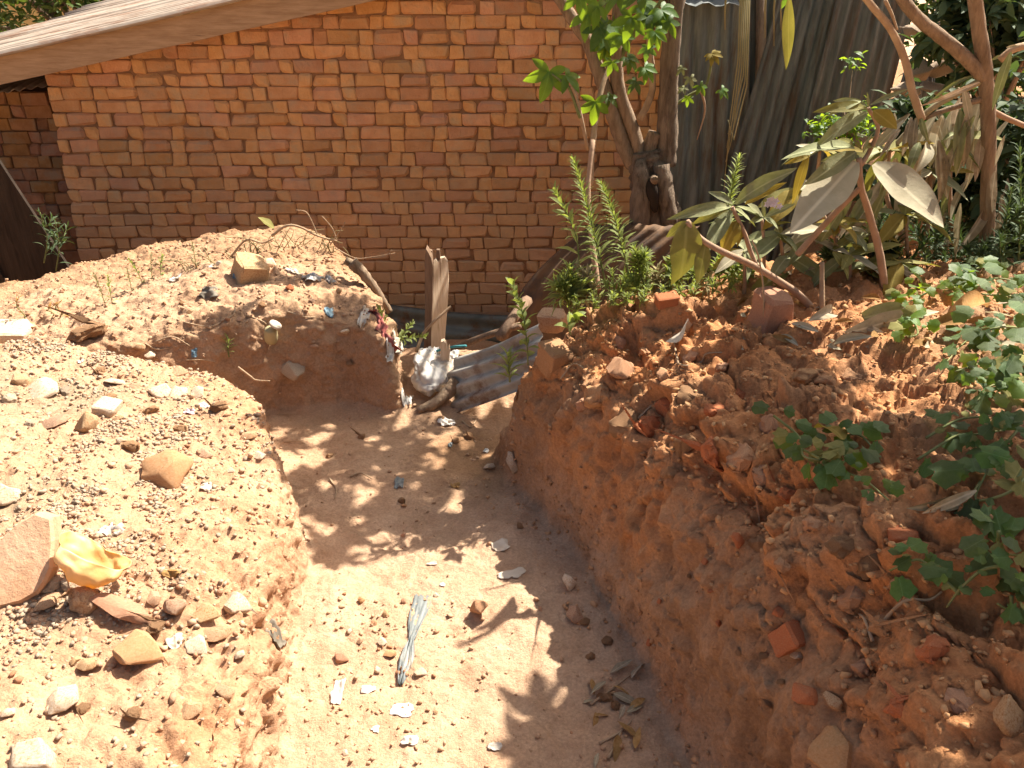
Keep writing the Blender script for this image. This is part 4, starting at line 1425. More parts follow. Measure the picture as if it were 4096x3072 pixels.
# yellow plastic bag: an open pouch lying on its side
p0, n0 = hit(97, 578)
s0 = pxm(p0)
mb = MB()
rim_px = [(57, 545), (60, 533), (68, 530), (80, 533), (96, 541), (112, 552), (124, 556), (134, 560), (128, 568), (118, 571), (103, 566), (88, 561), (74, 553), (63, 548)]
back_off = [-.05, .0, .03, .05, .05, .04, .02, 0, -.03, -.05, -.06, -.07, -.07, -.06]
rim = [at(u, v, p0.y + b) for (u, v), b in zip(rim_px, back_off)]
belly_px = [(58, 556), (62, 560), (72, 566), (84, 572), (98, 578), (108, 580), (116, 577), (118, 575), (114, 580), (104, 585), (95, 587), (84, 582), (73, 572), (63, 562)]
n_r = len(rim)
cx = sum(rim, Vector()) / n_r
rings = [rim]
keel = [at(u, v, p0.y - 0.035 + b * 0.35) for (u, v), b in zip(belly_px, back_off)]
for t in (0.12, 0.35, 0.6, 0.85, 1.0):
    row = []
    for k in range(n_r):
        q = rim[k].lerp(keel[k], t)
        fold = 0.006 * math.sin(k * 2.6 + t * 5) + 0.005 * math.sin(k * 5.1)
        q = q + Vector((0, -0.03 * math.sin(math.pi * t) * (1 if k >= 8 or k == 0 else -0.3) + fold, 0.2 * fold))
        row.append(q)
    rings.append(row)
vs = [q for row in rings for q in row]
fs = []
for j in range(len(rings) - 1):
    for k in range(n_r):
        fs.append((j * n_r + k, j * n_r + (k + 1) % n_r, (j + 1) * n_r + (k + 1) % n_r, (j + 1) * n_r + k))
mb.add(vs, fs)
bag = mb.build('plastic_bag', 'yellow_plastic')
sb = bag.modifiers.new('smooth', 'SUBSURF')
sb.levels = sb.render_levels = 2
tb = bpy.data.textures.new('folds', 'CLOUDS')
tb.noise_scale = 0.05
db_ = bag.modifiers.new('folds', 'DISPLACE')
db_.texture = tb
db_.strength = 0.035
sd = bag.modifiers.new('thickness', 'SOLIDIFY')
sd.thickness = 0.001
tag(bag, 'crumpled open yellow plastic bag lying on the sunlit bank', 'plastic bag')
lo = min(q.z for q in vs)

crumple('plastic_bag', 113, 532, 26, 20, 'clear_plastic', 'crumpled clear plastic bag behind the yellow bag', 'plastic bag', 0.35, 4, 3)
crumple('plastic_scrap', 190, 412, 12, 7, 'pink_plastic', 'pinkish white plastic scrap beside a brown clod', 'plastic scrap', 0.3, 4, 5, group=None)
crumple('plastic_scrap', 204, 407, 13, 7, 'pink_plastic', 'pinkish white plastic scrap beside a brown clod', 'plastic scrap', 0.3, 4, 6)
crumple('plastic_scrap', 178, 418, 9, 6, 'white_plastic', 'white plastic scrap near the pinkish scraps', 'plastic scrap', 0.3, 4, 7)
for o_ in [x for x in bpy.data.objects if x.get('label') == 'pinkish white plastic scrap beside a brown clod']:
    o_['group'] = 'pinkish plastic scraps'
crumple('paper_scrap', 205, 488, 15, 9, 'paper', 'pale paper scrap lying below the large orange rock', 'paper scrap', 0.3, 3, 8)
crumple('paper_scrap', 176, 642, 16, 20, 'white_plastic', 'white plastic scrap behind the rounded brown stone', 'plastic scrap', 0.2, 3, 9)
crumple('paper_scrap', 81, 362, 7, 4, 'white_plastic', 'tiny white plastic chip on the far sunlit bank', 'plastic scrap', 0.3, 3, 10)
crumple('plastic_scrap', 194, 353, 7, 5, 'blue_plastic', 'folded blue plastic edge at the notch beside the mound', 'plastic scrap', 0.5, 3, 11)
crumple('leaf_scrap', 276, 643, 13, 16, 'dark_leather', 'curled dark dry leaf at the crumbling bank edge', 'dry leaf', 0.6, 3, 12)
crumple('wood_chip', 171, 573, 26, 9, 'leaf_dry', 'brown wood chip lying right of the yellow bag', 'wood chip', 0.2, 3, 13, rz=-0.5)
# trench
crumple('paper_sheet', 513, 575, 38, 17, 'paper', 'torn pale paper sheet lying on the trench floor', 'paper', 0.07, 3, 21, rz=0.35, cut=0.35)
crumple('paper_scrap', 501, 546, 21, 15, 'paper', 'pale curled leaf shaped scrap beyond the torn sheet', 'paper scrap', 0.1, 3, 22, rz=0.2)
crumple('paper_scrap', 442, 585, 8, 5, 'white_plastic', 'tiny white scrap in the middle of the sunlit floor', 'paper scrap', 0.2, 3, 23)
crumple('paper_scrap', 432, 564, 12, 4, 'paper', 'thin white sliver lying on the sunlit floor', 'paper scrap', 0.2, 3, 24)
crumple('plastic_scrap', 402, 710, 28, 17, 'white_plastic', 'bright white plastic patch on the near trench floor', 'plastic scrap', 0.05, 3, 25)
crumple('plastic_scrap', 338, 694, 14, 26, 'white_plastic', 'upright white plastic strip on the near trench floor', 'plastic scrap', 0.15, 3, 26)
crumple('plastic_scrap', 409, 741, 18, 10, 'white_plastic', 'white scrap just below the bright white patch', 'plastic scrap', 0.2, 3, 27)
crumple('plastic_scrap', 369, 690, 16, 8, 'white_plastic', 'white scrap between the two bright plastic pieces', 'plastic scrap', 0.2, 3, 28)
crumple('plastic_scrap', 494, 748, 18, 8, 'white_plastic', 'white scrap beside the palm shaped shadow', 'plastic scrap', 0.2, 3, 29)
crumple('paper_scrap', 375, 730, 9, 7, 'paper', 'small pale chip near the lowest white scraps', 'paper scrap', 0.2, 3, 30)
crumple('plastic_scrap', 446, 424, 23, 12, 'white_plastic', 'white torn plastic below the grey corrugated sheet', 'plastic scrap', 0.35, 4, 31)
crumple('plastic_scrap', 486, 451, 6, 5, 'white_plastic', 'tiny white scrap on the dark damp soil', 'plastic scrap', 0.3, 4, 32)
crumple('plastic_scrap', 450, 446, 6, 6, 'grey_plastic', 'tiny grey scrap on the dark damp soil', 'plastic scrap', 0.3, 4, 33)
crumple('plastic_scrap', 407, 402, 13, 12, 'white_plastic', 'crushed white wrapper left of the white sack', 'wrapper', 0.5, 4, 34)
crumple('plastic_scrap', 400, 483, 12, 12, 'grey_plastic', 'dull grey wrapper lying in the dappled shade', 'wrapper', 0.25, 4, 35)
crumple('paper_scrap', 455, 487, 12, 5, 'leaf_dry', 'dry leaf curled in the sun past the shade', 'dry leaf', 0.4, 3, 36)
crumple('paper_scrap', 443, 394, 12, 14, 'paper', 'crushed carton by the short stake', 'carton', 0.5, 3, 37)
crumple('plastic_scrap', 432, 349, 17, 9, 'white_plastic', 'white plastic crumpled at the foot of the wooden post', 'plastic scrap', 0.4, 4, 38, p=at(432, 349, 3.52))
# grey plastic strip, knotted in the middle
pts = [(423, 597, 17), (422, 604, 18), (419, 614, 18), (416, 624, 15), (413, 634, 10), (411, 641, 6), (409, 649, 11), (407, 660, 15), (405, 668, 13), (403, 677, 10), (401, 686, 6)]
mb = MB()
vs, fs = [], []
NC = 8
for j, (u, v, w) in enumerate(pts):
    p, n_ = hit(u, v)
    s = pxm(p)
    for i in range(NC + 1):
        x = (i / NC - 0.5) * w * s
        vs.append(p + Vector((x, 0, 0.005 + 0.006 * math.sin(i * 2.3 + j * 0.9) + 0.004 * math.sin(i * 0.9 - j * 1.7))))
for j in range(len(pts) - 1):
    for i in range(NC):
        fs.append((j * (NC + 1) + i, j * (NC + 1) + i + 1, (j + 1) * (NC + 1) + i + 1, (j + 1) * (NC + 1) + i))
mb.add(vs, fs)
o = mb.build('plastic_strip', 'grey_plastic')
o.modifiers.new('thickness', 'SOLIDIFY').thickness = 0.001
tag(o, 'long grey plastic strip twisted at its middle on trench floor', 'plastic strip')

# white sack at the end of the trench
mb = MB()
sack_px = [[(418, 346), (428, 356), (440, 358), (452, 354), (462, 350)],
           [(413, 358), (424, 364), (438, 366), (450, 366), (458, 360)],
           [(411, 372), (422, 378), (436, 378), (448, 374), (455, 370)],
           [(412, 388), (422, 391), (434, 390), (445, 386), (450, 380)],
           [(417, 396), (424, 399), (432, 399), (438, 396), (442, 392)]]
dep = [[3.50, 3.46, 3.46, 3.48, 3.50], [3.42, 3.36, 3.35, 3.38, 3.42], [3.35, 3.27, 3.26, 3.30, 3.35], [3.31, 3.22, 3.21, 3.24, 3.30], [3.30, 3.25, 3.24, 3.26, 3.30]]
rr = random.Random(9)
g1 = [at(u, v, d + rr.uniform(-0.012, 0.012)) for row, dr in zip(sack_px, dep) for (u, v), d in zip(row, dr)]
g2 = [p + Vector((0.0, 0.07, -0.01)) for p in g1]
idx_ = lambda i, j: i * 5 + j
fs = [(idx_(i, j), idx_(i + 1, j), idx_(i + 1, j + 1), idx_(i, j + 1)) for i in range(4) for j in range(4)]
fs += [tuple(25 + k for k in f[::-1]) for f in fs]
rim_ = [idx_(0, j) for j in range(5)] + [idx_(i, 4) for i in range(1, 5)] + [idx_(4, j) for j in (3, 2, 1, 0)] + [idx_(i, 0) for i in (3, 2, 1)]
fs += [(rim_[k], rim_[(k + 1) % len(rim_)], 25 + rim_[(k + 1) % len(rim_)], 25 + rim_[k]) for k in range(len(rim_))]
mb.add(g1 + g2, fs)
sack = mb.build('plastic_sack', 'white_plastic')
sb = sack.modifiers.new('smooth', 'SUBSURF')
sb.levels = sb.render_levels = 3
tx = bpy.data.textures.new('creases', 'CLOUDS')
tx.noise_scale = 0.075
tx.noise_type = 'HARD_NOISE'
dm_ = sack.modifiers.new('creases', 'DISPLACE')
dm_.texture = tx
dm_.strength = 0.045
tag(sack, 'crumpled dirty white plastic sack at the end of trench', 'sack')

# mound litter
crumple('plastic_scrap', 240, 277, 17, 9, 'blue_plastic', 'shredded blue plastic under the brick piece on the mound', 'plastic scrap', 0.35, 5, 41)
crumple('plastic_scrap', 329, 313, 10, 11, 'blue_plastic', 'small blue plastic tag on the mound shoulder', 'plastic scrap', 0.3, 3, 42)
crumple('plastic_bag', 312, 277, 30, 14, 'white_plastic', 'torn white plastic bag on the top of the mound', 'plastic bag', 0.4, 5, 43, cut=0.4)
crumple('plastic_scrap', 330, 281, 17, 12, 'white_plastic', 'small torn white scrap beside the white bag on mound', 'plastic scrap', 0.4, 5, 44, cut=0.4)
crumple('plastic_scrap', 295, 272, 26, 6, 'white_plastic', 'long white plastic tatter on the mound top', 'plastic scrap', 0.3, 5, 45, cut=0.4)
crumple('plastic_scrap', 175, 279, 14, 6, 'white_plastic', 'white wrapper on the left slope of the mound', 'wrapper', 0.3, 3, 46)
crumple('plastic_scrap', 215, 266, 16, 7, 'paper', 'pale paper on the crest of the mound', 'paper scrap', 0.3, 3, 47)
crumple('plastic_scrap', 241, 257, 14, 6, 'paper', 'crumpled pale paper behind the square brick piece', 'paper scrap', 0.4, 3, 48)
crumple('cloth_scrap', 209, 291, 28, 18, 'dark_leather', 'dark grey rag half buried in the mound', 'rag', 0.3, 3, 49)
crumple('plastic_scrap', 364, 318, 12, 18, 'white_plastic', 'pale rag end on the mound shoulder', 'rag', 0.4, 4, 50)
crumple('plastic_scrap', 395, 345, 16, 10, 'paper', 'shredded pale paper at the right foot of the mound', 'paper scrap', 0.5, 5, 51, cut=0.4)
crumple('plastic_scrap', 388, 353, 14, 14, 'white_plastic', 'shredded white plastic below the red rag', 'plastic scrap', 0.4, 5, 52, cut=0.4)
# red rag: a twisted band down the shoulder
pp = []
for (u, v) in [(368, 311), (374, 313), (380, 322), (383, 332), (388, 342), (394, 350)]:
    p, n_ = hit(u, v)
    pp.append(p + n_ * 0.006)
pp = smooth_path(pp, 6)
vs, fs = [], []
for j, p in enumerate(pp):
    wd = 0.026 + 0.012 * math.sin(j * 0.9)
    for i in range(7):
        s_ = i / 6 - 0.5
        vs.append(p + Vector((s_ * wd * 1.6, -0.006, s_ * wd * 0.3)) + Vector((0, -0.4, 0.9)) * (0.010 * math.sin(i * 2.1 + j * 0.8)))
for j in range(len(pp) - 1):
    for i in range(6):
        fs.append((j * 7 + i, j * 7 + i + 1, j * 7 + 8 + i, j * 7 + 7 + i))
mb = MB()
mb.add(vs, fs)
rag = mb.build('rag', 'red_cloth')
rag.modifiers.new('thickness', 'SOLIDIFY').thickness = 0.002
tag(rag, 'twisted faded red rag on the right shoulder of the mound', 'rag')
# dirty cup
p, n_ = hit(272, 330)
mb = MB()
ax = Vector((0.15, -0.35, 0.9)).normalized()
c0 = p + Vector((0, -0.03, -0.04))
sc = pxm(p)
ringr = [0.2, 5.2, 6.4, 6.8, 6.4, 5.6, 5.2]
ringh = [0, 0.5, 3, 9, 14, 17, 18]
mb.tube([c0 + ax * (h * sc) for h in ringh], [r * sc for r in ringr], 12, 0.03)
cup = mb.build('cup_body', 'dirty_cup')
cu = empty('plastic_cup', p)
tag(cu, 'dirty yellowish plastic cup stuck in the face of the mound', 'cup')
cup.parent = cu
cup.matrix_parent_inverse = Matrix.Translation(-p)
mb = MB()
c1 = c0 + ax * (19 * sc) + Vector((0.02, 0, 0.012))
mb.tube([c1, c1 + Vector((0.02, 0.0, 0.03)).normalized() * 2.4 * sc], [6.6 * sc, 6.2 * sc], 12)
mb.build('lid', 'paper', cu)

# ------------------------------------------------------------------ leaves
LEAF = {}
rv = random.Random(404)
TOCAM = lambda p: (Vector((0, 0, CAMZ)) - p).normalized()


def leaf_mesh(kind, m, k):
    key = (kind, m, k)
    if key in LEAF:
        return LEAF[key]
    rr = random.Random(k * 31 + len(kind))
    mb = MB()
    if kind == 'lance':
        mb.leaf((0, 0, 0), (0, 1, 0), (0, 0, 1), 0.34, rr.uniform(-0.02, 0.08), rr.uniform(0.05, 0.35), 12)
        tw, dr, ph = rr.uniform(-0.7, 0.7), rr.uniform(0.0, 0.28), rr.uniform(0, 6)
        if m == 'leaf_pale':
            tw, dr = tw * 0.3, dr * 0.3
        vv_ = []
        for (x, y, z) in mb.v:
            z += 0.10 * abs(x) * math.sin(13 * y + ph) - dr * y * y
            a = tw * y
            vv_.append((x * math.cos(a) - z * math.sin(a) * 0.5, y - 0.10 * dr * y, z + x * math.sin(a)))
        mb.v = vv_
    elif kind == 'rolled':
        mb.leaf((0, 0, 0), (0, 1, 0), (0, 0, 1), 0.16, rr.uniform(0.02, 0.14), rr.uniform(0.9, 1.6), 8)
    elif kind == 'heart':
        n = 16
        vs = [Vector((0, 0.42, 0.02))]
        for i in range(n):
            a = 2 * math.pi * i / n
            r = 0.5 * (1 - 0.25 * math.cos(a)) * (1.10 if i % 2 else 0.88) * rr.uniform(0.88, 1.08) * (1 + 0.14 * math.cos(3 * a))
            vs.append(Vector((r * math.sin(a) * 0.95, 0.42 - r * math.cos(a) * (0.9 if math.cos(a) > 0 else 1.15), 0.06 * math.cos(2 * a) - 0.10 * abs(math.sin(a)) * rr.uniform(0.5, 1.2))))
        vs[1] = Vector((0, 0.14, 0))
        mb.add(vs, [(0, 1 + (i + 1) % n, 1 + i) for i in range(n)])
        mb.f = [f[::-1] for f in mb.f]
    elif kind == 'palm':
        nl = rr.choice((5, 5, 7))
        for i in range(nl):
            t = (i / (nl - 1) - 0.5) * 2
            a = t * R(115)
            L = 1.0 - 0.35 * abs(t) ** 1.5
            d = Vector((math.sin(a), math.cos(a), -rr.uniform(0.15, 0.5)))
            mb.leaf((0, 0, 0), d * L, (0, 0, 1), 0.46 * L, rr.uniform(0.05, 0.14), rr.uniform(0.1, 0.3), 6)
    me = mb.mesh('leaf', m)
    LEAF[key] = me
    return me


def put_leaf(B, T, N, m, parent, wr=None, kind='lance', name='leaf', k=None):
    B, T, N = Vector(B), Vector(T), Vector(N)
    d = T - B
    L = d.length
    if L < 1e-5:
        return None
    yv = d / L
    zv = N - yv * N.dot(yv)
    if zv.length < 1e-3:
        zv = yv.orthogonal()
    zv.normalize()
    xv = yv.cross(zv)
    base = {'lance': 0.34, 'rolled': 0.16, 'heart': 0.95, 'palm': 1.0}[kind]
    sx = (wr / base) if wr else 1.0
    me = leaf_mesh(kind, m, rv.randrange(5) if k is None else k)
    o = link(name, me, parent)
    M4 = Matrix((xv, yv, zv)).transposed().to_4x4()
    S = Matrix.Diagonal((L * sx, L, L * (0.5 + 0.5 * sx), 1))
    o.matrix_basis = Matrix.Translation(B) @ M4 @ S
    return o


# ------------------------------------------------------------------ weeds with narrow leaves
def weed(pts, nleaf, l0, l1, label, group=None, m='weed', dense_top=True, stem_r=0.004, droop=0.25, cat='weed', wr=0.17, branches=0, seed=0, start=0.15, name='weed'):
    rr = random.Random(seed)
    path = smooth_path(pts, 5)
    t = empty(name, path[0])
    tag(t, label, cat, group)
    st = MB()
    fo = MB()
    lines = [(path, 1.0)]
    for b in range(branches):
        i = rr.randrange(len(path) // 4, max(len(path) * 3 // 4, len(path) // 4 + 1))
        a = rr.uniform(0, 6.28)
        up_ = (path[-1] - path[i]).length
        d = Vector((math.cos(a) * 0.8, math.sin(a) * 0.8, 0.9)).normalized() * up_ * rr.uniform(0.5, 0.8)
        lines.append(([path[i], path[i] + d * 0.5 + Vector((0, 0, -0.01)), path[i] + d], 0.6))
    for ln, f in lines:
        st.tube(ln, lerp_list(stem_r * f, stem_r * 0.4 * f, len(ln)), 5)
        cnt = int(nleaf * f)
        for k in range(cnt):
            q = start + (1 - start) * (k / max(1, cnt - 1)) ** (0.75 if dense_top else 1)
            x = q * (len(ln) - 1)
            i = min(int(x), len(ln) - 2)
            p = ln[i].lerp(ln[i + 1], x - i)
            ax = (ln[i + 1] - ln[i]).normalized()
            a = k * 2.4 + rr.uniform(-0.4, 0.4)
            o1 = ax.orthogonal().normalized()
            o2 = ax.cross(o1)
            rad = o1 * math.cos(a) + o2 * math.sin(a)
            L = (l0 + (l1 - l0) * q) * rr.uniform(0.75, 1.2)
            lift = 0.25 + 0.9 * q
            d = (rad + ax * lift + Vector((0, 0, -droop * (1 - q)))).normalized()
            T = p + d * L
            fo.leaf(p, T, ax + rad * -0.3 + Vector((rr.uniform(-.2, .2), rr.uniform(-.2, .2), 0)), L * wr * rr.uniform(0.8, 1.2), rr.uniform(0.08, 0.2), 0.25, 4)
    st.build('stem', 'green_stem', t)
    fo.build('foliage', m, t)
    return t


WYD = 2.72
weed([at(606, 285, WYD), at(598, 250, WYD), at(587, 205, WYD), at(574, 161, WYD)], 150, 0.085, 0.03, 'tallest leafy green weed spire on the back of the bank', None, seed=1, wr=0.16)
weed([at(630, 280, WYD), at(622, 245, WYD), at(613, 212, WYD), at(602, 184, WYD)], 120, 0.078, 0.03, 'second tall weed spire right beside the tallest one', None, seed=2, wr=0.16)
weed([at(580, 285, WYD + .03), at(577, 240, WYD + .03), at(566, 212, WYD + .03), at(556, 193, WYD + .03)], 30, 0.085, 0.05, 'drooping pale weed beside the tallest spire', None, seed=3, wr=0.22, stem_r=0.003)
weed([at(570, 316, 2.62), at(569, 297, 2.62), at(570, 270, 2.62)], 70, 0.10, 0.05, 'bright bushy weed above the broken pinkish brick', None, seed=4, wr=0.15, branches=4, droop=0.1)
weed([at(646, 292, 2.68), at(640, 270, 2.68), at(635, 249, 2.68)], 60, 0.07, 0.03, 'short weed spire in front of the stump', None, seed=5, branches=2)
weed([at(728, 240, 2.95), at(730, 200, 2.95), at(739, 158, 2.95)], 90, 0.075, 0.03, 'weed spire before the dark corrugated fence', None, seed=6)
weed([at(615, 305, 2.64), at(614, 290, 2.64), at(612, 272, 2.64)], 34, 0.055, 0.03, 'low weed at the foot of the tall spires', 'low weeds on the bank', seed=7, branches=3)
for k, (u, v, h) in enumerate([(590, 310, 22), (600, 305, 26), (628, 300, 24), (640, 300, 20), (655, 298, 26), (668, 294, 28), (680, 293, 24), (694, 290, 26), (708, 290, 22), (722, 290, 30), (736, 290, 30), (750, 288, 24), (584, 300, 30), (648, 286, 30), (672, 282, 26)]):
    yb_ = 2.66 + 0.03 * (k % 3)
    weed([at(u, v, yb_), at(u + rv.uniform(-4, 4), v - h * 0.5, yb_), at(u + rv.uniform(-9, 9), v - h, yb_)], 22, 0.06, 0.04, 'low leafy weed in the green fringe along the bank top', 'low weeds in the bank fringe', seed=20 + k, branches=2, wr=0.24, m='weed' if k % 4 else 'weed_dry', stem_r=0.0025)
for k in range(10):
    u = 575 + k * 17
    weed([at(u, 312 - k * 2.2, 2.58), at(u + 2, 306 - k * 2.2, 2.58), at(u + rv.uniform(-5, 5), 298 - k * 2.2, 2.58)], 14, 0.03, 0.02, 'tiny seedling at the front of the weed fringe', 'seedlings', seed=50 + k, branches=2, wr=0.3, stem_r=0.002)
# dark weeds under the shrub
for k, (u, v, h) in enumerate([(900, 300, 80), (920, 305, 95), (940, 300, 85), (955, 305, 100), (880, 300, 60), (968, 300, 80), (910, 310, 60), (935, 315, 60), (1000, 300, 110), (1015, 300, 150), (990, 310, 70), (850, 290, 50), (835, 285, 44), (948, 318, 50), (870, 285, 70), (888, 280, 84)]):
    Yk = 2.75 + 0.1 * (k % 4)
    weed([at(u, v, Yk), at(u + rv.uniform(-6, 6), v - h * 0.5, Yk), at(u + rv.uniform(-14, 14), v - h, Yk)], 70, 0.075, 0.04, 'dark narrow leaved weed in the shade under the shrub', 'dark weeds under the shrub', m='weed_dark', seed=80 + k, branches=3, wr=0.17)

# creeping plants at the tip of the bank and at the trench corner
weed([at(528, 365, 2.55), at(527, 345, 2.55), at(523, 315, 2.56), at(513, 285, 2.58)], 26, 0.06, 0.045, 'straggling heart leaved weed hanging over the bank tip', None, seed=110, wr=0.55, droop=0.6, stem_r=0.003)
weed([at(510, 382, 2.62), at(509, 372, 2.62), at(508, 356, 2.62)], 22, 0.075, 0.045, 'small bright weed growing out of the bank tip', None, seed=111, wr=0.2)
weed([at(571, 335, 2.5), at(568, 325, 2.5), at(574, 318, 2.5)], 9, 0.06, 0.05, 'round leaved seedling beside the broken pinkish brick', None, seed=112, wr=0.55, stem_r=0.003)
for (a, b, c, sd_) in (((388, 345), (386, 325), (379, 308), 113), ((395, 348), (402, 336), (412, 323), 114), ((398, 342), (410, 338), (424, 336), 115)):
    weed([at(*a, 3.45), at(*b, 3.42), at(*c, 3.40)], 20, 0.035, 0.025, 'small green sprig on the right shoulder of the mound', 'sprigs on the mound shoulder', seed=sd_, wr=0.5, stem_r=0.0025)
p, n_ = hit(229, 357)
weed([p, p + Vector((0, 0, 0.03)), p + Vector((0.01, 0, 0.07))], 16, 0.06, 0.04, 'small green tuft in the notch beside the mound', None, seed=116, wr=0.16)
for k, (u, v, h, du) in enumerate([(105, 300, 30, -4), (112, 300, 28, 2), (132, 288, 22, 0), (143, 280, 24, -8), (152, 276, 26, 4), (160, 272, 20, 6), (196, 262, 22, 0)]):
    p, n_ = hit(u, v + 3)
    s = pxm(p)
    weed([p - Vector((0, 0, 0.02)), p + Vector((du * 0.4 * s, 0, h * 0.5 * s)), p + Vector((du * s, 0, h * s))], 16, 0.035, 0.02, 'small wiry weed sprouting on the crest of the mound', 'wiry weeds on the mound crest', seed=120 + k, wr=0.4, stem_r=0.002, m='weed' if k % 2 else 'weed_dry')
for k, (u, v, h) in enumerate([(25, 328, 34), (60, 318, 16), (52, 318, 12)]):
    p, n_ = hit(u, v)
    s = pxm(p)
    weed([p, p + Vector((3 * s, 0, h * 0.4 * s)), p + Vector((-2 * s, 0, h * 0.7 * s)), p + Vector((3 * s, 0, h * s))], 10 if k == 0 else 6, 0.05, 0.03, ['dry orange weed standing behind the pale square block', 'dry wisp at the foot of the mound', 'dry wisp at the foot of the mound'][k], None if k == 0 else 'dry wisps', m='leaf_dry', seed=130 + k, wr=0.2, stem_r=0.003, droop=0.8)
# weeds in the dark corner
for k, (u, v) in enumerate([(44, 238), (56, 246)]):
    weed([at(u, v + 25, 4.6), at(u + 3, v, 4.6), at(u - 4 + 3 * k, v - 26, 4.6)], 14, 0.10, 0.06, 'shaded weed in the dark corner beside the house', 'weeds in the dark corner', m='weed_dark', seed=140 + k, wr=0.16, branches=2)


# ------------------------------------------------------------------ dry twigs and roots
def twig(pxs, Y, r, name, label, cat='twig', m='twig', group=None, on=False, wob=0.1, taper=0.5):
    pts = []
    for q in pxs:
        if on:
            p, n_ = hit(q[0], q[1])
            pts.append(p + n_ * 0.006)
        else:
            pts.append(at(q[0], q[1], q[2] if len(q) > 2 else Y))
    path = smooth_path(pts, 5)
    mb = MB()
    mb.tube(path, lerp_list(r, r * taper, len(path)), 6, wob, len(path))
    o = mb.build(name, m)
    tag(o, label, cat, group)
    return o


twig([(272, 236), (286, 226), (300, 227), (318, 236), (337, 241)], 3.95, 0.008, 'dry_branch', 'curved dry branch on the crest of the mound', 'branch')
twig([(318, 237), (312, 222), (306, 212), (296, 210)], 3.96, 0.004, 'twig', 'thin dry twig forking from crest branch', group=None)
twig([(337, 241), (332, 228), (322, 216)], 3.96, 0.004, 'twig', 'forked dry twig at the right of crest branch')
twig([(330, 245), (342, 228), (345, 222)], 3.94, 0.003, 'twig', 'short upright dry twig at the crest')
twig([(335, 248), (355, 258), (372, 257), (395, 253)], 3.9, 0.003, 'twig', 'long thin twig reaching from mound toward the wall')
twig([(372, 258), (385, 256), (392, 250)], 3.9, 0.003, 'twig', 'forked tip of grey twig before the brick wall')
twig([(230, 258), (246, 240), (262, 243), (274, 238)], 3.9, 0.006, 'dry_branch', 'tangled grey branch on the mound crest', 'branch')
# tangled dry brush along the crest
mb = MB()
rq = random.Random(88)
for k in range(46):
    u = rq.uniform(185, 352)
    v = float(np.interp(u, [185, 250, 310, 352], [268, 250, 240, 256]))
    p, n_ = hit(u, v + 4)
    h = rq.uniform(0.05, 0.16)
    a = rq.uniform(-1.0, 1.0)
    e_ = p + Vector((a * h, rq.uniform(-0.4, 0.3) * h, h * rq.uniform(0.3, 0.9)))
    mb.tube(smooth_path([p - Vector((0, 0, 0.01)), p.lerp(e_, 0.5) + Vector((rq.uniform(-.02, .02), 0, rq.uniform(-0.01, 0.035))), e_ + Vector((rq.uniform(-.03, .03), 0, rq.uniform(-.03, 0)))], 4), lerp_list(0.0028, 0.0012, 9), 4)
tag(mb.build('dry_brush', 'weed_dry'), 'tangle of thin dry stems along the crest of the mound', 'brush', kind='stuff')
o = put_leaf(at(274, 228, 3.92), at(258, 217, 3.90), Vector((0, -0.4, 1)), 'leaf_olive', None, 0.6, 'lance', 'fallen_leaf')
tag(o, 'pale broad leaf caught on the crest branch of the mound', 'leaf')
twig([(352, 262), (362, 272), (372, 285), (382, 300), (390, 312)], 3.70, 0.03, 'log', 'weathered brown log lying down the mound shoulder', 'log', 'bark', wob=0.15)
twig([(345, 260), (355, 266), (366, 280), (374, 292)], 3.72, 0.02, 'log', 'thinner log beside the weathered brown log', 'log', 'bark', wob=0.15)
for pxs, lb in [([(165, 316), (190, 324), (215, 326), (232, 312)], 'long thin root curving over the mound face'), ([(155, 342), (172, 337), (190, 346)], 'straggling root where the bank meets the mound'),
                ([(247, 315), (262, 322), (268, 326)], 'short root beside the dirty cup'), ([(288, 312), (310, 318), (328, 312)], 'thin root above the dirty cup'),
                ([(300, 300), (302, 285), (312, 300)], 'looped root on the mound'), ([(145, 344), (160, 350), (188, 344)], 'dry straw at the notch'), ([(222, 322), (232, 316), (236, 308)], 'twig end in the mound lip')]:
    twig(pxs, 0, 0.004, 'root', lb, 'root', on=True)
twig([(238, 367), (250, 376), (256, 380), (270, 381)], 2.88, 0.004, 'root', 'pale root poking out of the sunlit bank corner', 'root')
for pxs, lb in [([(283, 415), (292, 414)], 'short root at the sunlit bank edge'), ([(290, 442), (308, 446)], 'thin root hanging over the trench edge'), ([(186, 360), (205, 360), (216, 362)], 'thin stick lying on the far edge of the bank')]:
    p = [hit(u - 6, v)[0] for u, v in pxs[:1]][0]
    twig([(u, v, p.y) for u, v in pxs] if len(pxs) > 2 else [(pxs[0][0] - 6, pxs[0][1], p.y), ((pxs[0][0] + pxs[1][0]) / 2, pxs[0][1] - 1, p.y), (*pxs[1], p.y)], 0, 0.003, 'root', lb, 'root')
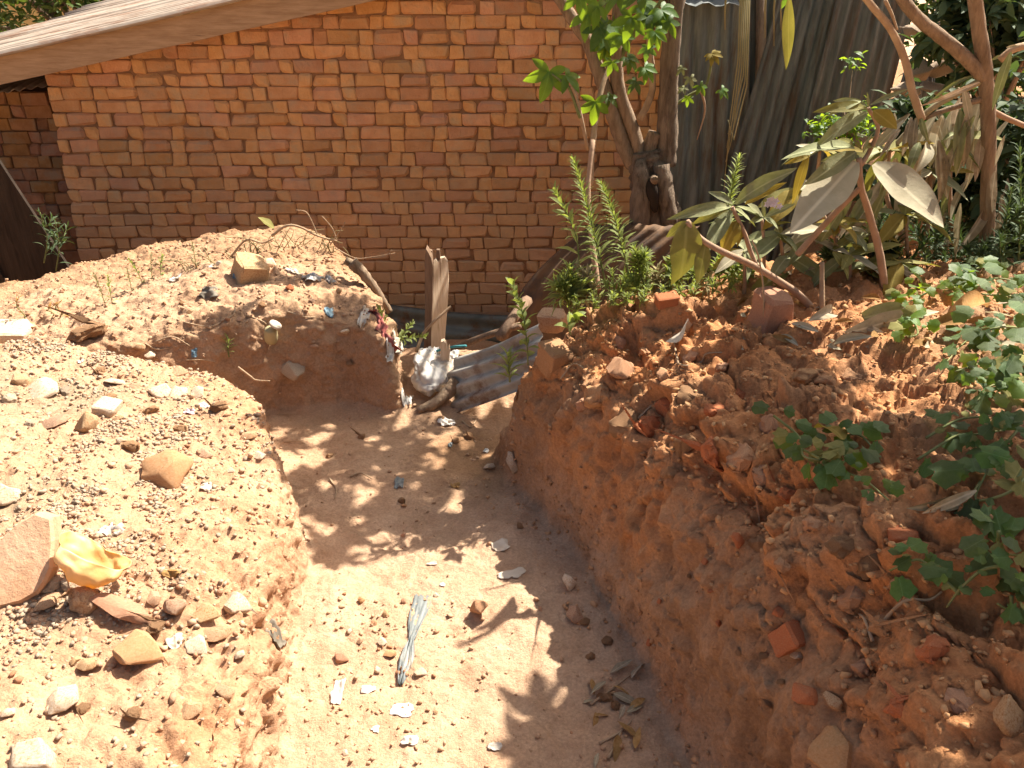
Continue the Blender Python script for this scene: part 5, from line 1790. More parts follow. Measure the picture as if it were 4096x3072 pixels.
for pxs, lb in [([(674, 362), (686, 366), (700, 362), (706, 354), (722, 352)], 'pale root curling over the rubble bank'), ([(562, 378), (575, 364), (590, 372)], 'arched thin root on the rubble bank'),
                ([(640, 418), (650, 408), (657, 404)], 'short root between two orange clods'), ([(678, 365), (676, 345), (675, 330)], 'thin upright straw on the rubble bank'),
                ([(880, 625), (905, 602), (930, 598), (945, 592)], 'long pale root along the shaded bank'), ([(872, 640), (866, 622), (858, 612)], 'thin root hanging in the cut face'),
                ([(590, 706), (612, 690), (630, 676)], 'dry stalk lying at the foot of cut face'), ([(600, 745), (618, 735), (632, 722)], 'broken dry stalk on the trench floor'),
                ([(608, 760), (618, 742), (622, 730)], 'forked dry stalk on the trench floor'), ([(330, 480), (336, 490), (335, 500)], 'bent straw on the dappled floor'), ([(350, 478), (360, 474), (372, 480)], 'curved straw on the dappled floor'), ([(462, 422), (470, 428), (476, 421)], 'looped wire below the grey sheet')]:
    twig(pxs, 0, 0.004, 'root', lb, 'root', on=True)
# dry plant remains on the floor by the bank
for k in range(16):
    u, v = rv.uniform(590, 640), rv.uniform(668, 765)
    p, n_ = hit(u, v)
    a = rv.uniform(0, 6.28)
    put_leaf(p + n_ * 0.01, p + Vector((math.cos(a), math.sin(a), 0.2)) * rv.uniform(0.04, 0.09), Vector((rv.uniform(-.5, .5), rv.uniform(-.5, .5), 1)), rv.choice(['leaf_dead', 'leaf_dry', 'leaf_dead']), None, 0.3, 'lance', 'dry_leaf')
    o_ = bpy.context.scene.objects[-1] if False else None
for o_ in bpy.data.objects:
    if o_.name.startswith('dry_leaf') and 'label' not in o_:
        tag(o_, 'dry leaf lying on the floor at the foot of the cut face', 'leaf', 'dry leaves by the cut face')

# ------------------------------------------------------------------ stump tree with palmate leaves before the brick wall
TY = 4.75
tree = empty('palmate_tree', at(655, 300, TY))
tag(tree, 'gnarled cut tree with palm shaped bright leaves beside the wall', 'tree')
mb = MB()
mb.tube(smooth_path([at(668, 330, TY), at(662, 260, TY), at(658, 225, TY), at(653, 190, TY), at(647, 165, TY), at(645, 150, TY)], 6), [0.135 + 0.02 * math.sin(i) for i in range(12)] + lerp_list(0.13, 0.115, 8) + lerp_list(0.11, 0.085, 11), 14, 0.16, 3)
mb.tube(smooth_path([at(640, 250, TY - .1), at(640, 215, TY - .13), at(641, 185, TY - .12), at(640, 160, TY - .08)]), [0.05, 0.055, 0.06, 0.06, 0.06, 0.06, 0.06, 0.055, 0.05, 0.05, 0.045, 0.04, 0.03], 8, 0.12, 4)
mb.tube(smooth_path([at(672, 245, TY - .1), at(668, 212, TY - .14), at(664, 190, TY - .13), at(661, 165, TY - .1)]), [0.045] * 6 + [0.05] * 7, 8, 0.14, 5)
trunk = mb.build('trunk', 'bark_grey', tree)
mb = MB()
mb.tube(smooth_path([at(655, 212, TY - .165), at(653, 195, TY - .17), at(651, 178, TY - .155)]), [0.012, 0.02, 0.026, 0.03, 0.034, 0.036, 0.034, 0.026, 0.012], 8, 0.1, 6)
mb.build('knothole', 'hollow', trunk)
mb = MB()
c_ = at(655, 181, TY - .2)
mb.tube([c_, c_ + Vector((0, 0.05, 0))], [0.02, 0.022], 10, 0.15)
mb.build('cut_knot', 'bark', trunk)


def limb(pxs, r0, r1, m='bark', parent=tree, name='branch', wob=0.08):
    path = smooth_path([at(*q) if len(q) == 3 else at(q[0], q[1], TY) for q in pxs], 5)
    mb = MB()
    mb.tube(path, lerp_list(r0, r1, len(path)), 8, wob, int(r0 * 1e4) + len(pxs))
    return mb.build(name, m, parent)


limb([(640, 172), (628, 156), (618, 130), (607, 95), (598, 70), (588, 42), (572, 18), (555, -10), (540, -40)], 0.045, 0.028)
limb([(640, 165), (636, 140), (620, 95), (616, 60), (618, 20), (622, -30)], 0.04, 0.03)
limb([(664, 165), (667, 140), (668, 100), (670, 60), (675, 10), (682, -40)], 0.062, 0.042, 'bark_grey')
limb([(648, 160), (650, 146), (655, 132)], 0.045, 0.038, 'bark')
limb([(590, 185, TY - .3), (592, 150, TY - .3), (600, 95, TY - .2), (612, 60, TY - .1)], 0.018, 0.012, 'twig')
limb([(598, 290, 3.6), (592, 240, 3.7), (588, 190, 3.8), (593, 140, 3.9)], 0.014, 0.010, 'stem_pink')
limb([(580, 118, TY - .4), (570, 90, TY - .4), (562, 82, TY - .4), (552, 74, TY - .4)], 0.008, 0.005, 'green_stem')
limb([(588, 150, TY - .35), (577, 100, TY - .4), (571, 84, TY - .4)], 0.010, 0.006, 'twig')
limb([(640, 120), (652, 90), (650, 50), (645, 10)], 0.02, 0.014, 'twig')
limb([(604, 85), (596, 50), (604, 20), (608, -20)], 0.018, 0.012, 'green_stem')
limb([(618, 60), (636, 30), (655, 10), (668, -10)], 0.016, 0.010, 'green_stem')
limb([(668, 110), (690, 95), (706, 85), (712, 60)], 0.010, 0.006, 'green_stem')
limb([(700, 88), (705, 110), (697, 140)], 0.008, 0.003, 'stem_pink')


def palm_leaf(u, v, w, Y, m='leaf_bright', down=0.55, yaw=None, name='leaf'):
    c = at(u, v, Y)
    s = pxm(c) * w * 0.62
    a = rv.uniform(-0.8, 0.8) if yaw is None else yaw
    d = Vector((math.sin(a), -0.25, -down)).normalized()
    put_leaf(c, c + d * s, (TOCAM(c) * 0.55 + Vector((rv.uniform(-.4, .4), rv.uniform(-.2, .2), 0.8))), m, tree, None, 'palm', name)


palm_leaf(549, 72, 50, TY - .4, down=1.2, yaw=-0.3)
palm_leaf(566, 76, 34, TY - .38, yaw=0.7)
palm_leaf(595, 102, 38, TY - .3, down=1.5, yaw=0.0)
palm_leaf(608, 98, 22, TY - .2, yaw=0.8)
for (u, v, w) in [(588, 15, 40), (600, 28, 46), (614, 22, 44), (596, 5, 36), (606, 45, 34), (622, 36, 34), (632, 18, 40), (642, 6, 44), (652, 14, 40), (662, 10, 36), (640, -8, 40), (620, -4, 40), (580, -5, 40), (668, 22, 28), (628, 58, 26), (612, 62, 22), (645, 68, 26), (636, 82, 22), (655, 32, 28), (648, 48, 22)]:
    palm_leaf(u, v, w, TY - rv.uniform(-0.05, 0.5), rv.choice(['leaf_bright', 'leaf_bright', 'leaf_vine']))
palm_leaf(712, 54, 20, TY - .1, 'leaf_yellow', down=0.2, yaw=0.2)
for (u, v, w) in [(690, 78, 16), (700, 86, 18), (684, 88, 14), (688, 98, 14), (722, 90, 18), (682, 68, 14)]:
    palm_leaf(u, v, w, TY - .05, rv.choice(['leaf_bright', 'leaf_greygreen']), yaw=rv.uniform(-1, 1))
# upper crown, above the frame: it throws the dappled shade on the far trench floor
cr = MB()
crb = MB()
fork = at(618, -30, TY)


def palm_into(mb, c, s, N, seed):
    me_ = leaf_mesh('palm', 'leaf_bright', seed % 5)
    N = N.normalized()
    x = N.orthogonal().normalized()
    a = rv.uniform(0, 6.28)
    y = N.cross(x)
    x, y = x * math.cos(a) + y * math.sin(a), y * math.cos(a) - x * math.sin(a)
    mb.add([c + x * (q.co.x * s) + y * (q.co.y * s) + N * (q.co.z * s) for q in me_.vertices], [tuple(f.vertices) for f in me_.polygons])


def shade_at(sx, sy, sz, z):
    """point at height z whose shadow falls on (sx, sy, sz)"""
    k = (z - sz) / SUN.z
    return Vector((sx + SUN.x * k, sy + SUN.y * k, z))


tips = []
for (sx, sy, sz, cnt, spread) in [(-0.85, 3.02, -.03, 7, 0.13), (-0.64, 3.02, -.03, 7, 0.12), (-0.36, 2.88, -.03, 5, 0.12), (-0.55, 2.72, 0, 8, 0.16), (-0.75, 2.55, 0, 7, 0.13), (-0.6, 2.35, 0, 6, 0.12), (-0.30, 2.75, 0, 5, 0.12),
                                  (-0.80, 3.33, 0.15, 5, 0.10), (-1.0, 3.3, 0.15, 4, 0.12), (-0.1, 2.85, 0, 5, 0.1), (-0.42, 2.45, 0, 6, 0.12), (0.0, 2.95, 0, 7, 0.09), (-0.05, 3.12, 0, 6, 0.09)]:
    z = rv.uniform(1.85, 2.3)
    c = shade_at(sx, sy, sz, z)
    tips.append(c)
    for k in range(cnt):
        q = c + Vector((rv.gauss(0, spread), rv.gauss(0, spread), rv.uniform(-0.06, 0.16)))
        palm_into(cr, q, rv.uniform(0.12, 0.18), Vector((rv.uniform(-.4, .4), rv.uniform(-.4, .4), 1)), k)
for c in tips:
    mid = fork.lerp(c, 0.5) + Vector((0.12, 0, 0.2))
    crb.tube(smooth_path([fork, mid, c + Vector((0, 0, 0.05))]), lerp_list(0.018, 0.005, 9), 6)
crb.build('branch', 'bark', tree)
cr.build('crown', 'leaf_bright', tree)

# hanging dry threads before the fence
mb = MB()
for k in range(6):
    u0 = 738 + k * 1.8
    mb.tube([at(u0 + 3, -20, 4.3), at(u0, 60 + 5 * k, 4.3), at(u0 - 8 - k, 120 + 10 * (k % 3), 4.3), at(u0 - 14 - k, 190 - 14 * k, 4.3)], [0.004, 0.004, 0.003, 0.0015], 4)
for k, u0 in enumerate((725, 765, 774, 781)):
    mb.tube([at(u0 + 2, -20, 4.3), at(u0, 10, 4.3), at(u0, 30 + 8 * (k % 3), 4.3)], [0.006, 0.005, 0.002], 4)
tag(mb.build('hanging_straw', 'weed_dry'), 'thin dry straws hanging down before the grey fence', 'straw')
# plastic sheet lying over the fence top
mb = MB()
n = 10
pl0, pl1 = at(676, 4, 5.15), at(742, 5, 5.15)
vs = []
for j in range(6):
    for i in range(n + 1):
        p = pl0.lerp(pl1, i / n) + Vector((0, 0.09 * j, 0.02 * j + 0.012 * math.sin(i * 1.7 + j)))
        vs.append(p)
mb.add(vs, [(j * (n + 1) + i, j * (n + 1) + i + 1, (j + 1) * (n + 1) + i + 1, (j + 1) * (n + 1) + i) for j in range(5) for i in range(n)])
tag(mb.build('plastic_sheet', 'grey_plastic'), 'pale plastic sheet spread over the top of the fence', 'plastic sheet')

# ------------------------------------------------------------------ large leaved shrub
Z3 = lambda x, y: ((2696 + x / 1.58) / 4, (y / 1.58) / 4)
SY = 2.55
shrub = empty('large_leaf_shrub', at(890, 320, SY))
tag(shrub, 'shrub with big grey green drooping leaves on bent brown stems', 'shrub')


def sstem(pxs, r0, r1, m='stem_pink', name='stem'):
    return limb(pxs, r0, r1, m, shrub, name, 0.05)


sstem([(890, 330, SY), (885, 290, SY), (879, 250, SY), (868, 210, SY), (861, 187, SY), (859, 158, SY)], 0.014, 0.009)
sstem([(861, 165, SY), (870, 150, SY + .03), (878, 128, SY + .05), (868, 108, SY + .05)], 0.008, 0.006)
sstem([(797, 255, SY), (815, 235, SY), (840, 208, SY), (862, 186, SY)], 0.011, 0.009)
sstem([(820, 318, SY - .1), (800, 296, SY - .1), (785, 285, SY - .1), (752, 265, SY - .15), (721, 251, SY - .2), (700, 238, SY - .2), (687, 221, SY - .2)], 0.013, 0.008)
sstem([(757, 268, SY), (750, 250, SY), (744, 232, SY), (732, 207, SY)], 0.008, 0.006)
sstem([(764, 270, SY + .1), (764, 245, SY + .1), (762, 220, SY + .1)], 0.006, 0.005)
sstem([(820, 345, SY - .15), (822, 315, SY - .15), (822, 285, SY - .12), (822, 262, SY - .1)], 0.010, 0.007, 'twig')
sstem([(764, 320, SY - .2), (763, 285, SY - .2), (758, 255, SY - .2), (752, 240, SY - .2)], 0.003, 0.002, 'twig')


def sleaf(b, t, m, wr, Y, dy=0.0, face=0.75, side=None):
    bu, bv = Z3(*b)
    tu, tv = Z3(*t)
    B, T = at(bu, bv, Y), at(tu, tv, Y - dy)
    N = TOCAM(B) * face + Vector((rv.uniform(-.25, .25), 0, 1 - face * 0.4))
    if side:
        N = Vector(side)
    put_leaf(B, T, N, m, shrub, wr)


GG, PA, YE, OL = 'leaf_greygreen', 'leaf_pale', 'leaf_yellow', 'leaf_olive'
for args in [((1150, 1020), (735, 1460), PA, 0.38, SY, 0.18), ((1265, 1035), (1730, 1412), PA, 0.42, SY, 0.18), ((1150, 960), (838, 1150), GG, 0.26, SY, 0.10), ((1140, 935), (725, 920), GG, 0.18, SY, 0.12),
             ((1195, 965), (1245, 835), GG, 0.2, SY, 0.02), ((1185, 950), (1140, 880), OL, 0.25, SY, 0), ((1200, 940), (1335, 905), OL, 0.3, SY, -0.08), ((1170, 990), (915, 1010), GG, 0.32, SY, -0.06), ((1130, 920), (1030, 850), OL, 0.3, SY, -0.06), ((1160, 860), (1290, 850), GG, 0.3, SY, -0.1),
             ((1225, 690), (920, 660), OL, 0.20, SY, 0.06), ((1220, 670), (1000, 610), GG, 0.22, SY, -0.05), ((1240, 665), (1480, 562), GG, 0.14, SY, -0.02), ((1262, 700), (1410, 815), YE, 0.62, SY, 0.05), ((1222, 710), (915, 880), GG, 0.26, SY, 0.08), ((1180, 640), (990, 700), GG, 0.2, SY, 0.05), ((1230, 680), (1220, 580), GG, 0.2, SY, 0),
             ((360, 1305), (-10, 1345), GG, 0.17, SY, 0.1), ((390, 1290), (740, 1035), GG, 0.26, SY, 0.08), ((450, 1290), (712, 1150), YE, 0.22, SY, 0.02), ((360, 1330), (185, 1620), GG, 0.32, SY, 0.10), ((400, 1400), (300, 1600), YE, 0.55, SY, 0.05), ((380, 1400), (440, 1560), YE, 0.5, SY, 0.02), ((850, 980), (740, 1285), YE, 0.2, SY, 0.05), ((860, 985), (700, 1030), YE, 0.2, SY, 0.02), ((370, 1290), (220, 1190), GG, 0.28, SY, -0.03), ((340, 1330), (100, 1400), OL, 0.24, SY, -0.02), ((390, 1320), (540, 1420), GG, 0.28, SY, -0.05),
             ((80, 1395), (60, 1830), OL, 0.52, SY - .2, 0.05), ((85, 1400), (-55, 1500), OL, 0.4, SY - .2, 0.0), ((200, 1540), (150, 1800), OL, 0.40, SY - .2, 0.04), ((95, 1400), (150, 1480), OL, 0.35, SY - .2, 0.0),
             ((560, 1370), (440, 1270), GG, 0.30, SY + .1, 0.04), ((565, 1370), (480, 1400), GG, 0.3, SY + .1, 0.05), ((570, 1370), (560, 1270), GG, 0.25, SY + .1, 0), ((575, 1370), (770, 1285), GG, 0.26, SY + .1, 0.04), ((570, 1375), (660, 1420), GG, 0.3, SY + .1, 0.06), ((560, 1375), (400, 1300), GG, 0.26, SY + .1, 0.04), ((580, 1440), (760, 1380), OL, 0.2, SY + .1, 0), ((740, 1400), (960, 1350), OL, 0.3, SY, 0),
             ((730, -20), (712, 470), OL, 0.17, SY, 0.0), ((700, -20), (690, 60), 'leaf_vine', 0.5, SY, 0), ((1130, 1180), (1000, 1450), GG, 0.3, SY + .1, 0.0), ((1060, 1330), (890, 1560), GG, 0.34, SY + .1, 0.0), ((1150, 1480), (1240, 1600), GG, 0.4, SY + .1, 0.05), ((1080, 1500), (1250, 1560), GG, 0.34, SY + .12, 0.05)]:
    sleaf(*args)
# further leaf whorls filling the shrub behind the front stems
for (u, v, Y, L) in [(800, 190, 2.72, 0.17), (835, 225, 2.7, 0.16), (780, 235, 2.65, 0.15), (890, 150, 2.8, 0.17), (905, 215, 2.75, 0.17), (850, 255, 2.62, 0.15), (745, 250, 2.62, 0.13), (930, 170, 2.85, 0.16), (955, 140, 2.9, 0.15), (820, 150, 2.85, 0.14), (900, 262, 2.6, 0.14), (870, 235, 2.75, 0.17)]:
    c = at(u, v, Y)
    nb = rv.choice((5, 6, 7))
    for j in range(nb):
        a = j * 6.283 / nb + rv.uniform(-.35, .35)
        d = Vector((math.cos(a), math.sin(a) * 0.9, rv.uniform(-0.7, 0.35)))
        put_leaf(c, c + d * L * rv.uniform(0.7, 1.15), Vector((rv.uniform(-.3, .3), -0.25, 1)) + d * 0.3, rv.choice([GG, GG, OL, PA, YE]), shrub, rv.uniform(0.26, 0.4))
    sp = smooth_path([at(u + rv.uniform(-15, 15), v + 90, Y + .05), at(u + rv.uniform(-6, 6), v + 45, Y + .03), c])
    mbs = MB()
    mbs.tube(sp, lerp_list(0.009, 0.005, len(sp)), 6, 0.05)
    mbs.build('stem', 'stem_pink', shrub)
# small lilac flower head
mb = MB()
for k in range(9):
    c = at(*Z3(620 + rv.uniform(-50, 50), 1280 + rv.uniform(-25, 25)), SY + .08)
    for j in range(5):
        a = j * 1.256
        mb.leaf(c, c + Vector((math.cos(a), -0.3, math.sin(a))) * 0.012, Vector((0, -1, 0.3)), 0.009, 0.1, 0.1, 2)
mb.build('flower', 'flower', shrub)
# grey green leaves lying low under the shrub
for k in range(26):
    u, v = rv.uniform(775, 905), rv.uniform(228, 296)
    p = at(u, v, SY + 0.05 + 0.1 * rv.random())
    a = rv.uniform(0, 6.28)
    L = rv.uniform(0.10, 0.20)
    put_leaf(p, p + Vector((math.cos(a) * L, math.sin(a) * L * 0.6, -0.3 * L)), Vector((rv.uniform(-.5, .5), -0.5, 1)), rv.choice([GG, 'leaf_dead', GG, OL]), shrub, rv.uniform(0.3, 0.45))

# fallen leaves on the bank
for (b, t, m, wr, kd, lb) in [((905, 312), (846, 325), GG, 0.36, 'lance', 'broad green fallen leaf on the bank top'), ((870, 342), (832, 350), 'leaf_pale', 0.22, 'rolled', 'pale curled dead leaf on the bank top'),
                              ((975, 486), (904, 515), 'leaf_dead', 0.22, 'rolled', 'long grey dead leaf hanging on the shaded bank'), ((968, 492), (920, 520), 'leaf_dead', 0.2, 'rolled', 'second grey dead leaf below the long one'),
                              ((905, 318), (845, 338), 'leaf_dead', 0.3, 'lance', 'brown dead leaf beside the broad green one'), ((838, 452), (818, 420), 'leaf_yellow', 0.5, 'lance', 'folded yellow brown leaf among the vine leaves'),
                              ((960, 322), (925, 330), 'leaf_dry', 0.3, 'rolled', 'orange dry leaf under the right shrub'), ((945, 322), (985, 312), 'leaf_dry', 0.3, 'rolled', 'red brown curled leaf under the right shrub'), ((800, 325), (830, 318), 'leaf_dead', 0.3, 'rolled', 'curled dead leaf beside the bent stem'), ((815, 335), (790, 328), 'leaf_pale', 0.25, 'rolled', 'pale curled leaf at the foot of bent stem'), ((683, 340), (676, 322), 'paper', 0.7, 'lance', 'pale paper label standing in the rubble')]:
    p, n1 = hit(*b)
    q, n2 = hit(*t)
    q.y = p.y + max(-0.12, min(0.12, q.y - p.y))
    o = put_leaf(p + n1 * 0.03, at(*t, q.y) + Vector((0, 0, 0.015)), (TOCAM(p) * 0.5 + n1), m, None, wr, kd, 'fallen_leaf')
    tag(o, lb, 'leaf')
for k in range(46):
    u, v = rv.uniform(735, 1010), rv.uniform(300, 350)
    p, n1 = hit(u, v)
    a = rv.uniform(0, 6.28)
    L = rv.uniform(0.03, 0.085)
    o = put_leaf(p + n1 * 0.008, p + n1 * 0.02 + Vector((math.cos(a) * L, math.sin(a) * L, 0)), n1 + Vector((rv.uniform(-.6, .6), rv.uniform(-.6, .6), 0)), rv.choice(['leaf_dead', 'leaf_dry', 'leaf_pale']), None, rv.uniform(0.25, 0.4), rv.choice(['lance', 'rolled']), 'fallen_leaf')
    tag(o, 'small dry leaf in the litter under the shrubs', 'leaf', 'dry leaves in the litter')

# ------------------------------------------------------------------ slim tree on the right, with dead leaves hanging in it
RY = 2.85
rt = empty('slim_tree', at(986, 300, RY))
tag(rt, 'slim brown tree with forked trunk and hanging dead leaves', 'tree')


def rlimb(pxs, r0, r1, m='bark', name='branch'):
    return limb([(q[0], q[1], q[2] if len(q) > 2 else RY) for q in pxs], r0, r1, m, rt, name, 0.05)


rlimb([(984, 330), (986, 262), (989, 158), (986, 79), (979, 30), (974, -10), (968, -60)], 0.027, 0.021, 'bark', 'trunk')
rlimb([(986, 80), (970, 62), (945, 40), (922, 22), (903, 0), (885, -30)], 0.022, 0.017)
rlimb([(922, 120, 2.8), (912, 90, 2.8), (905, 60, 2.8), (890, 28, 2.8), (864, -4, 2.8), (850, -30, 2.8)], 0.013, 0.010, 'twig')
rlimb([(988, 98), (965, 104), (940, 112), (926, 118)], 0.011, 0.007, 'bark')
rlimb([(986, 78), (960, 92), (930, 110), (900, 140), (878, 165), (868, 185)], 0.012, 0.007, 'leaf_dead')
rlimb([(990, 110), (1006, 118), (1030, 128)], 0.010, 0.008, 'stem_pink')
rlimb([(1000, 60), (1012, 50), (1024, 46)], 0.012, 0.012, 'twig')
rlimb([(885, 0, 2.8), (892, 15, 2.8), (897, 30, 2.8)], 0.006, 0.004, 'twig')
for (b, t, wr) in [((1490, 720), (1180, 1010), 0.14), ((1500, 740), (1440, 990), 0.24), ((1530, 745), (1490, 1000), 0.22), ((1560, 740), (1610, 900), 0.25), ((1650, 770), (1620, 1000), 0.3), ((1700, 730), (1600, 1080), 0.22), ((1760, 700), (1690, 1060), 0.26), ((1810, 690), (1780, 1110), 0.18),
                   ((1850, 720), (1830, 1060), 0.2), ((1880, 760), (1780, 1120), 0.2), ((1900, 800), (1870, 1230), 0.2), ((1600, 900), (1520, 1100), 0.35), ((1660, 960), (1740, 1260), 0.3), ((1550, 900), (1480, 1080), 0.3), ((1930, 520), (1560, 680), 0.1), ((1900, 480), (1620, 640), 0.1),
                   ((1450, 760), (1340, 980), 0.16), ((1430, 820), (1290, 1010), 0.14), ((1380, 900), (1300, 1100), 0.2), ((1690, 1000), (1560, 1250), 0.3), ((1400, 1000), (1350, 1300), 0.3), ((1500, 1080), (1400, 1400), 0.3), ((1580, 1100), (1540, 1390), 0.25), ((1300, 1150), (1020, 1540), 0.24), ((1340, 1200), (1230, 1480), 0.2), ((1250, 1200), (1080, 1480), 0.24),
                   ((1950, 850), (1900, 1150), 0.2), ((1830, 560), (1880, 820), 0.2), ((1970, 480), (1960, 760), 0.18), ((2060, 350), (2010, 380), 0.3), ((2100, 300), (2180, 290), 0.25), ((2130, 330), (2010, 700), 0.18), ((2040, 520), (2030, 640), 0.25), ((1720, 800), (1730, 950), 0.3), ((1780, 850), (1690, 900), 0.3)]:
    (bu, bv), (tu, tv) = Z3(*b), Z3(*t)
    Y = RY - rv.uniform(-0.1, 0.22)
    B, T = at(bu, bv, Y), at(tu, tv, Y - rv.uniform(-0.05, 0.08))
    put_leaf(B, T, TOCAM(B) + Vector((rv.uniform(-.7, .7), 0, 0.2)), rv.choice(['leaf_dead', 'leaf_dead', 'leaf_pale', 'leaf_greygreen']), rt, wr, rv.choice(['rolled', 'lance']))
for k in range(44):
    u, v = rv.uniform(885, 1012), rv.uniform(85, 215)
    Y = RY + rv.uniform(-0.12, 0.25)
    B = at(u, v, Y)
    L = rv.uniform(0.10, 0.20)
    T = B + Vector((rv.uniform(-0.45, 0.2) * L, rv.uniform(-0.2, 0.2) * L, -L))
    put_leaf(B, T, TOCAM(B) + Vector((rv.uniform(-.9, .9), 0, 0.2)), rv.choice(['leaf_dead', 'leaf_dead', 'leaf_pale', 'leaf_greygreen', 'leaf_olive']), rt, rv.uniform(0.12, 0.26), rv.choice(['rolled', 'lance']))
# crown above the frame, shading the right bank
cr, crb = MB(), MB()
top = at(968, -60, RY)


def whorl(mb, c, L, n_):
    for j in range(n_):
        a = j * 6.283 / n_ + rv.uniform(-0.25, 0.25)
        d = Vector((math.cos(a), math.sin(a), rv.uniform(-0.55, 0.25)))
        mb.leaf(c, c + d * L * rv.uniform(0.75, 1.1), Vector((0, 0, 1)) + d * 0.2, L * 0.38, 0.08, 0.15, 5)


spots = [(0.12, 1.52, 0.0, 0.20, 7), (0.26, 1.36, 0.0, 0.26, 7), (0.05, 1.40, 0, 0.17, 6), (0.36, 1.65, 0.0, 0.2, 6), (0.16, 1.25, 0, 0.22, 7), (0.2, 1.72, 0, 0.13, 5)]
for (sx, sy, sz) in [(0.62, 1.30, .8), (0.75, 1.55, .85), (0.58, 1.75, .7), (0.95, 1.45, .95), (0.8, 1.15, .9), (0.55, 1.05, .7), (1.05, 1.2, 1.0), (1.1, 1.75, 1.0), (1.2, 1.5, 1.0), (0.7, 0.9, .85), (0.5, 1.5, .55), (1.3, 1.6, .85),  (0.9, 0.95, .9), (0.62, 1.5, .75), (0.85, 1.35, .9), (1.5, 1.7, .85), (0.60, 0.75, .75), (0.55, 1.62, .6)]:
    spots.append((sx + rv.uniform(-.05, .05), sy + rv.uniform(-.05, .05), sz, rv.uniform(0.18, 0.25), rv.choice((7, 8, 9))))
for (sx, sy, sz, L, n_) in spots:
    z = rv.uniform(1.82, 2.15) if L > 0.15 else 1.85
    c = shade_at(sx, sy, sz, z)
    whorl(cr, c, L, n_)
    mid = top.lerp(c, 0.55) + Vector((0, 0, 0.18))
    crb.tube(smooth_path([top, mid, c]), lerp_list(0.02, 0.005, 9), 6)
crb.build('branch', 'bark', rt)
cr.build('crown', 'leaf_greygreen', rt)


# ------------------------------------------------------------------ vines on the shaded bank
def vine(paths, label, leaves, lsize, seed, m='leaf_vine', on=True):
    rr = random.Random(seed)
    p0, _ = hit(*paths[0][0])
    t = empty('vine_plant', p0)
    tag(t, label, 'vine')
    for path in paths:
        pts = []
        for (u, v) in path:
            p, n1 = hit(u, v)
            pts.append(p + n1 * 0.025 + TOCAM(p) * 0.02)
        sp = smooth_path(pts, 6)
        mb = MB()
        mb.tube(sp, lerp_list(0.0035, 0.002, len(sp)), 5)
        mb.build('stem', 'green_stem', t)
        for k in range(leaves):
            x = rr.random() * (len(sp) - 1)
            i = min(int(x), len(sp) - 2)
            p = sp[i].lerp(sp[i + 1], x - i)
            n1 = (TOCAM(p) * 0.6 + Vector((0, 0, 0.8))).normalized()
            s1 = n1.orthogonal().normalized()
            s2 = n1.cross(s1)
            a = rr.uniform(0, 6.28)
            out_ = s1 * math.cos(a) + s2 * math.sin(a)
            L = lsize * (0.35 + 0.95 * rr.random() ** 1.3)
            B = p + out_ * L * 0.45 + n1 * rr.uniform(0.0, 0.05)
            N = n1 + Vector((rr.uniform(-.7, .7), rr.uniform(-.7, .7), rr.uniform(-.3, .3)))
            put_leaf(B, B + (out_ + Vector((0, 0, -0.35))).normalized() * L, N, m if rr.random() < 0.8 else rr.choice(['leaf_bright', 'leaf_olive']), t, rr.uniform(0.75, 1.0), 'heart')
    return t


vine([[(778, 420), (792, 438), (805, 460), (820, 462)], [(820, 462), (838, 438), (862, 436), (875, 450)], [(838, 440), (848, 470), (868, 480), (885, 500)], [(800, 455), (828, 470), (850, 455)]], 'leafy green vine with round leaves hanging on the rubble bank', 15, 0.042, 1)
vine([[(925, 460), (945, 440), (970, 438), (1000, 430)], [(930, 440), (960, 420), (990, 425)]], 'dark round leaved creeper in the shade right of the vine', 11, 0.046, 2)
vine([[(1020, 470), (1005, 490), (990, 500), (980, 470)], [(1022, 440), (1000, 455), (985, 490)]], 'dark creeper at the far right over the grey dead leaf', 13, 0.05, 3)
vine([[(960, 590), (930, 575), (905, 560), (890, 572)], [(1010, 560), (985, 570), (965, 585), (950, 600)], [(985, 530), (1000, 545), (1015, 560)], [(1018, 600), (1005, 612), (995, 600)]], 'bright jagged vine trailing over the near shaded bank', 11, 0.04, 4, 'leaf_vine')
vine([[(1020, 330), (990, 330), (960, 345), (945, 370)], [(1015, 360), (985, 360), (960, 380)], [(1018, 300), (990, 300), (965, 300)], [(1018, 390), (990, 385), (970, 400)]], 'dense dark vine cascading over the top of the bank', 30, 0.05, 5)
vine([[(930, 300), (915, 305), (900, 310)], [(960, 290), (940, 295), (915, 290)], [(905, 320), (912, 335), (908, 345)]], 'pale leaved creeper in the sun at the bank top', 16, 0.042, 6, 'leaf_bright')
vine([[(1000, 270), (975, 275), (955, 285)], [(1015, 285), (990, 280), (970, 290)]], 'creeper climbing at the foot of the slim tree', 18, 0.05, 7)

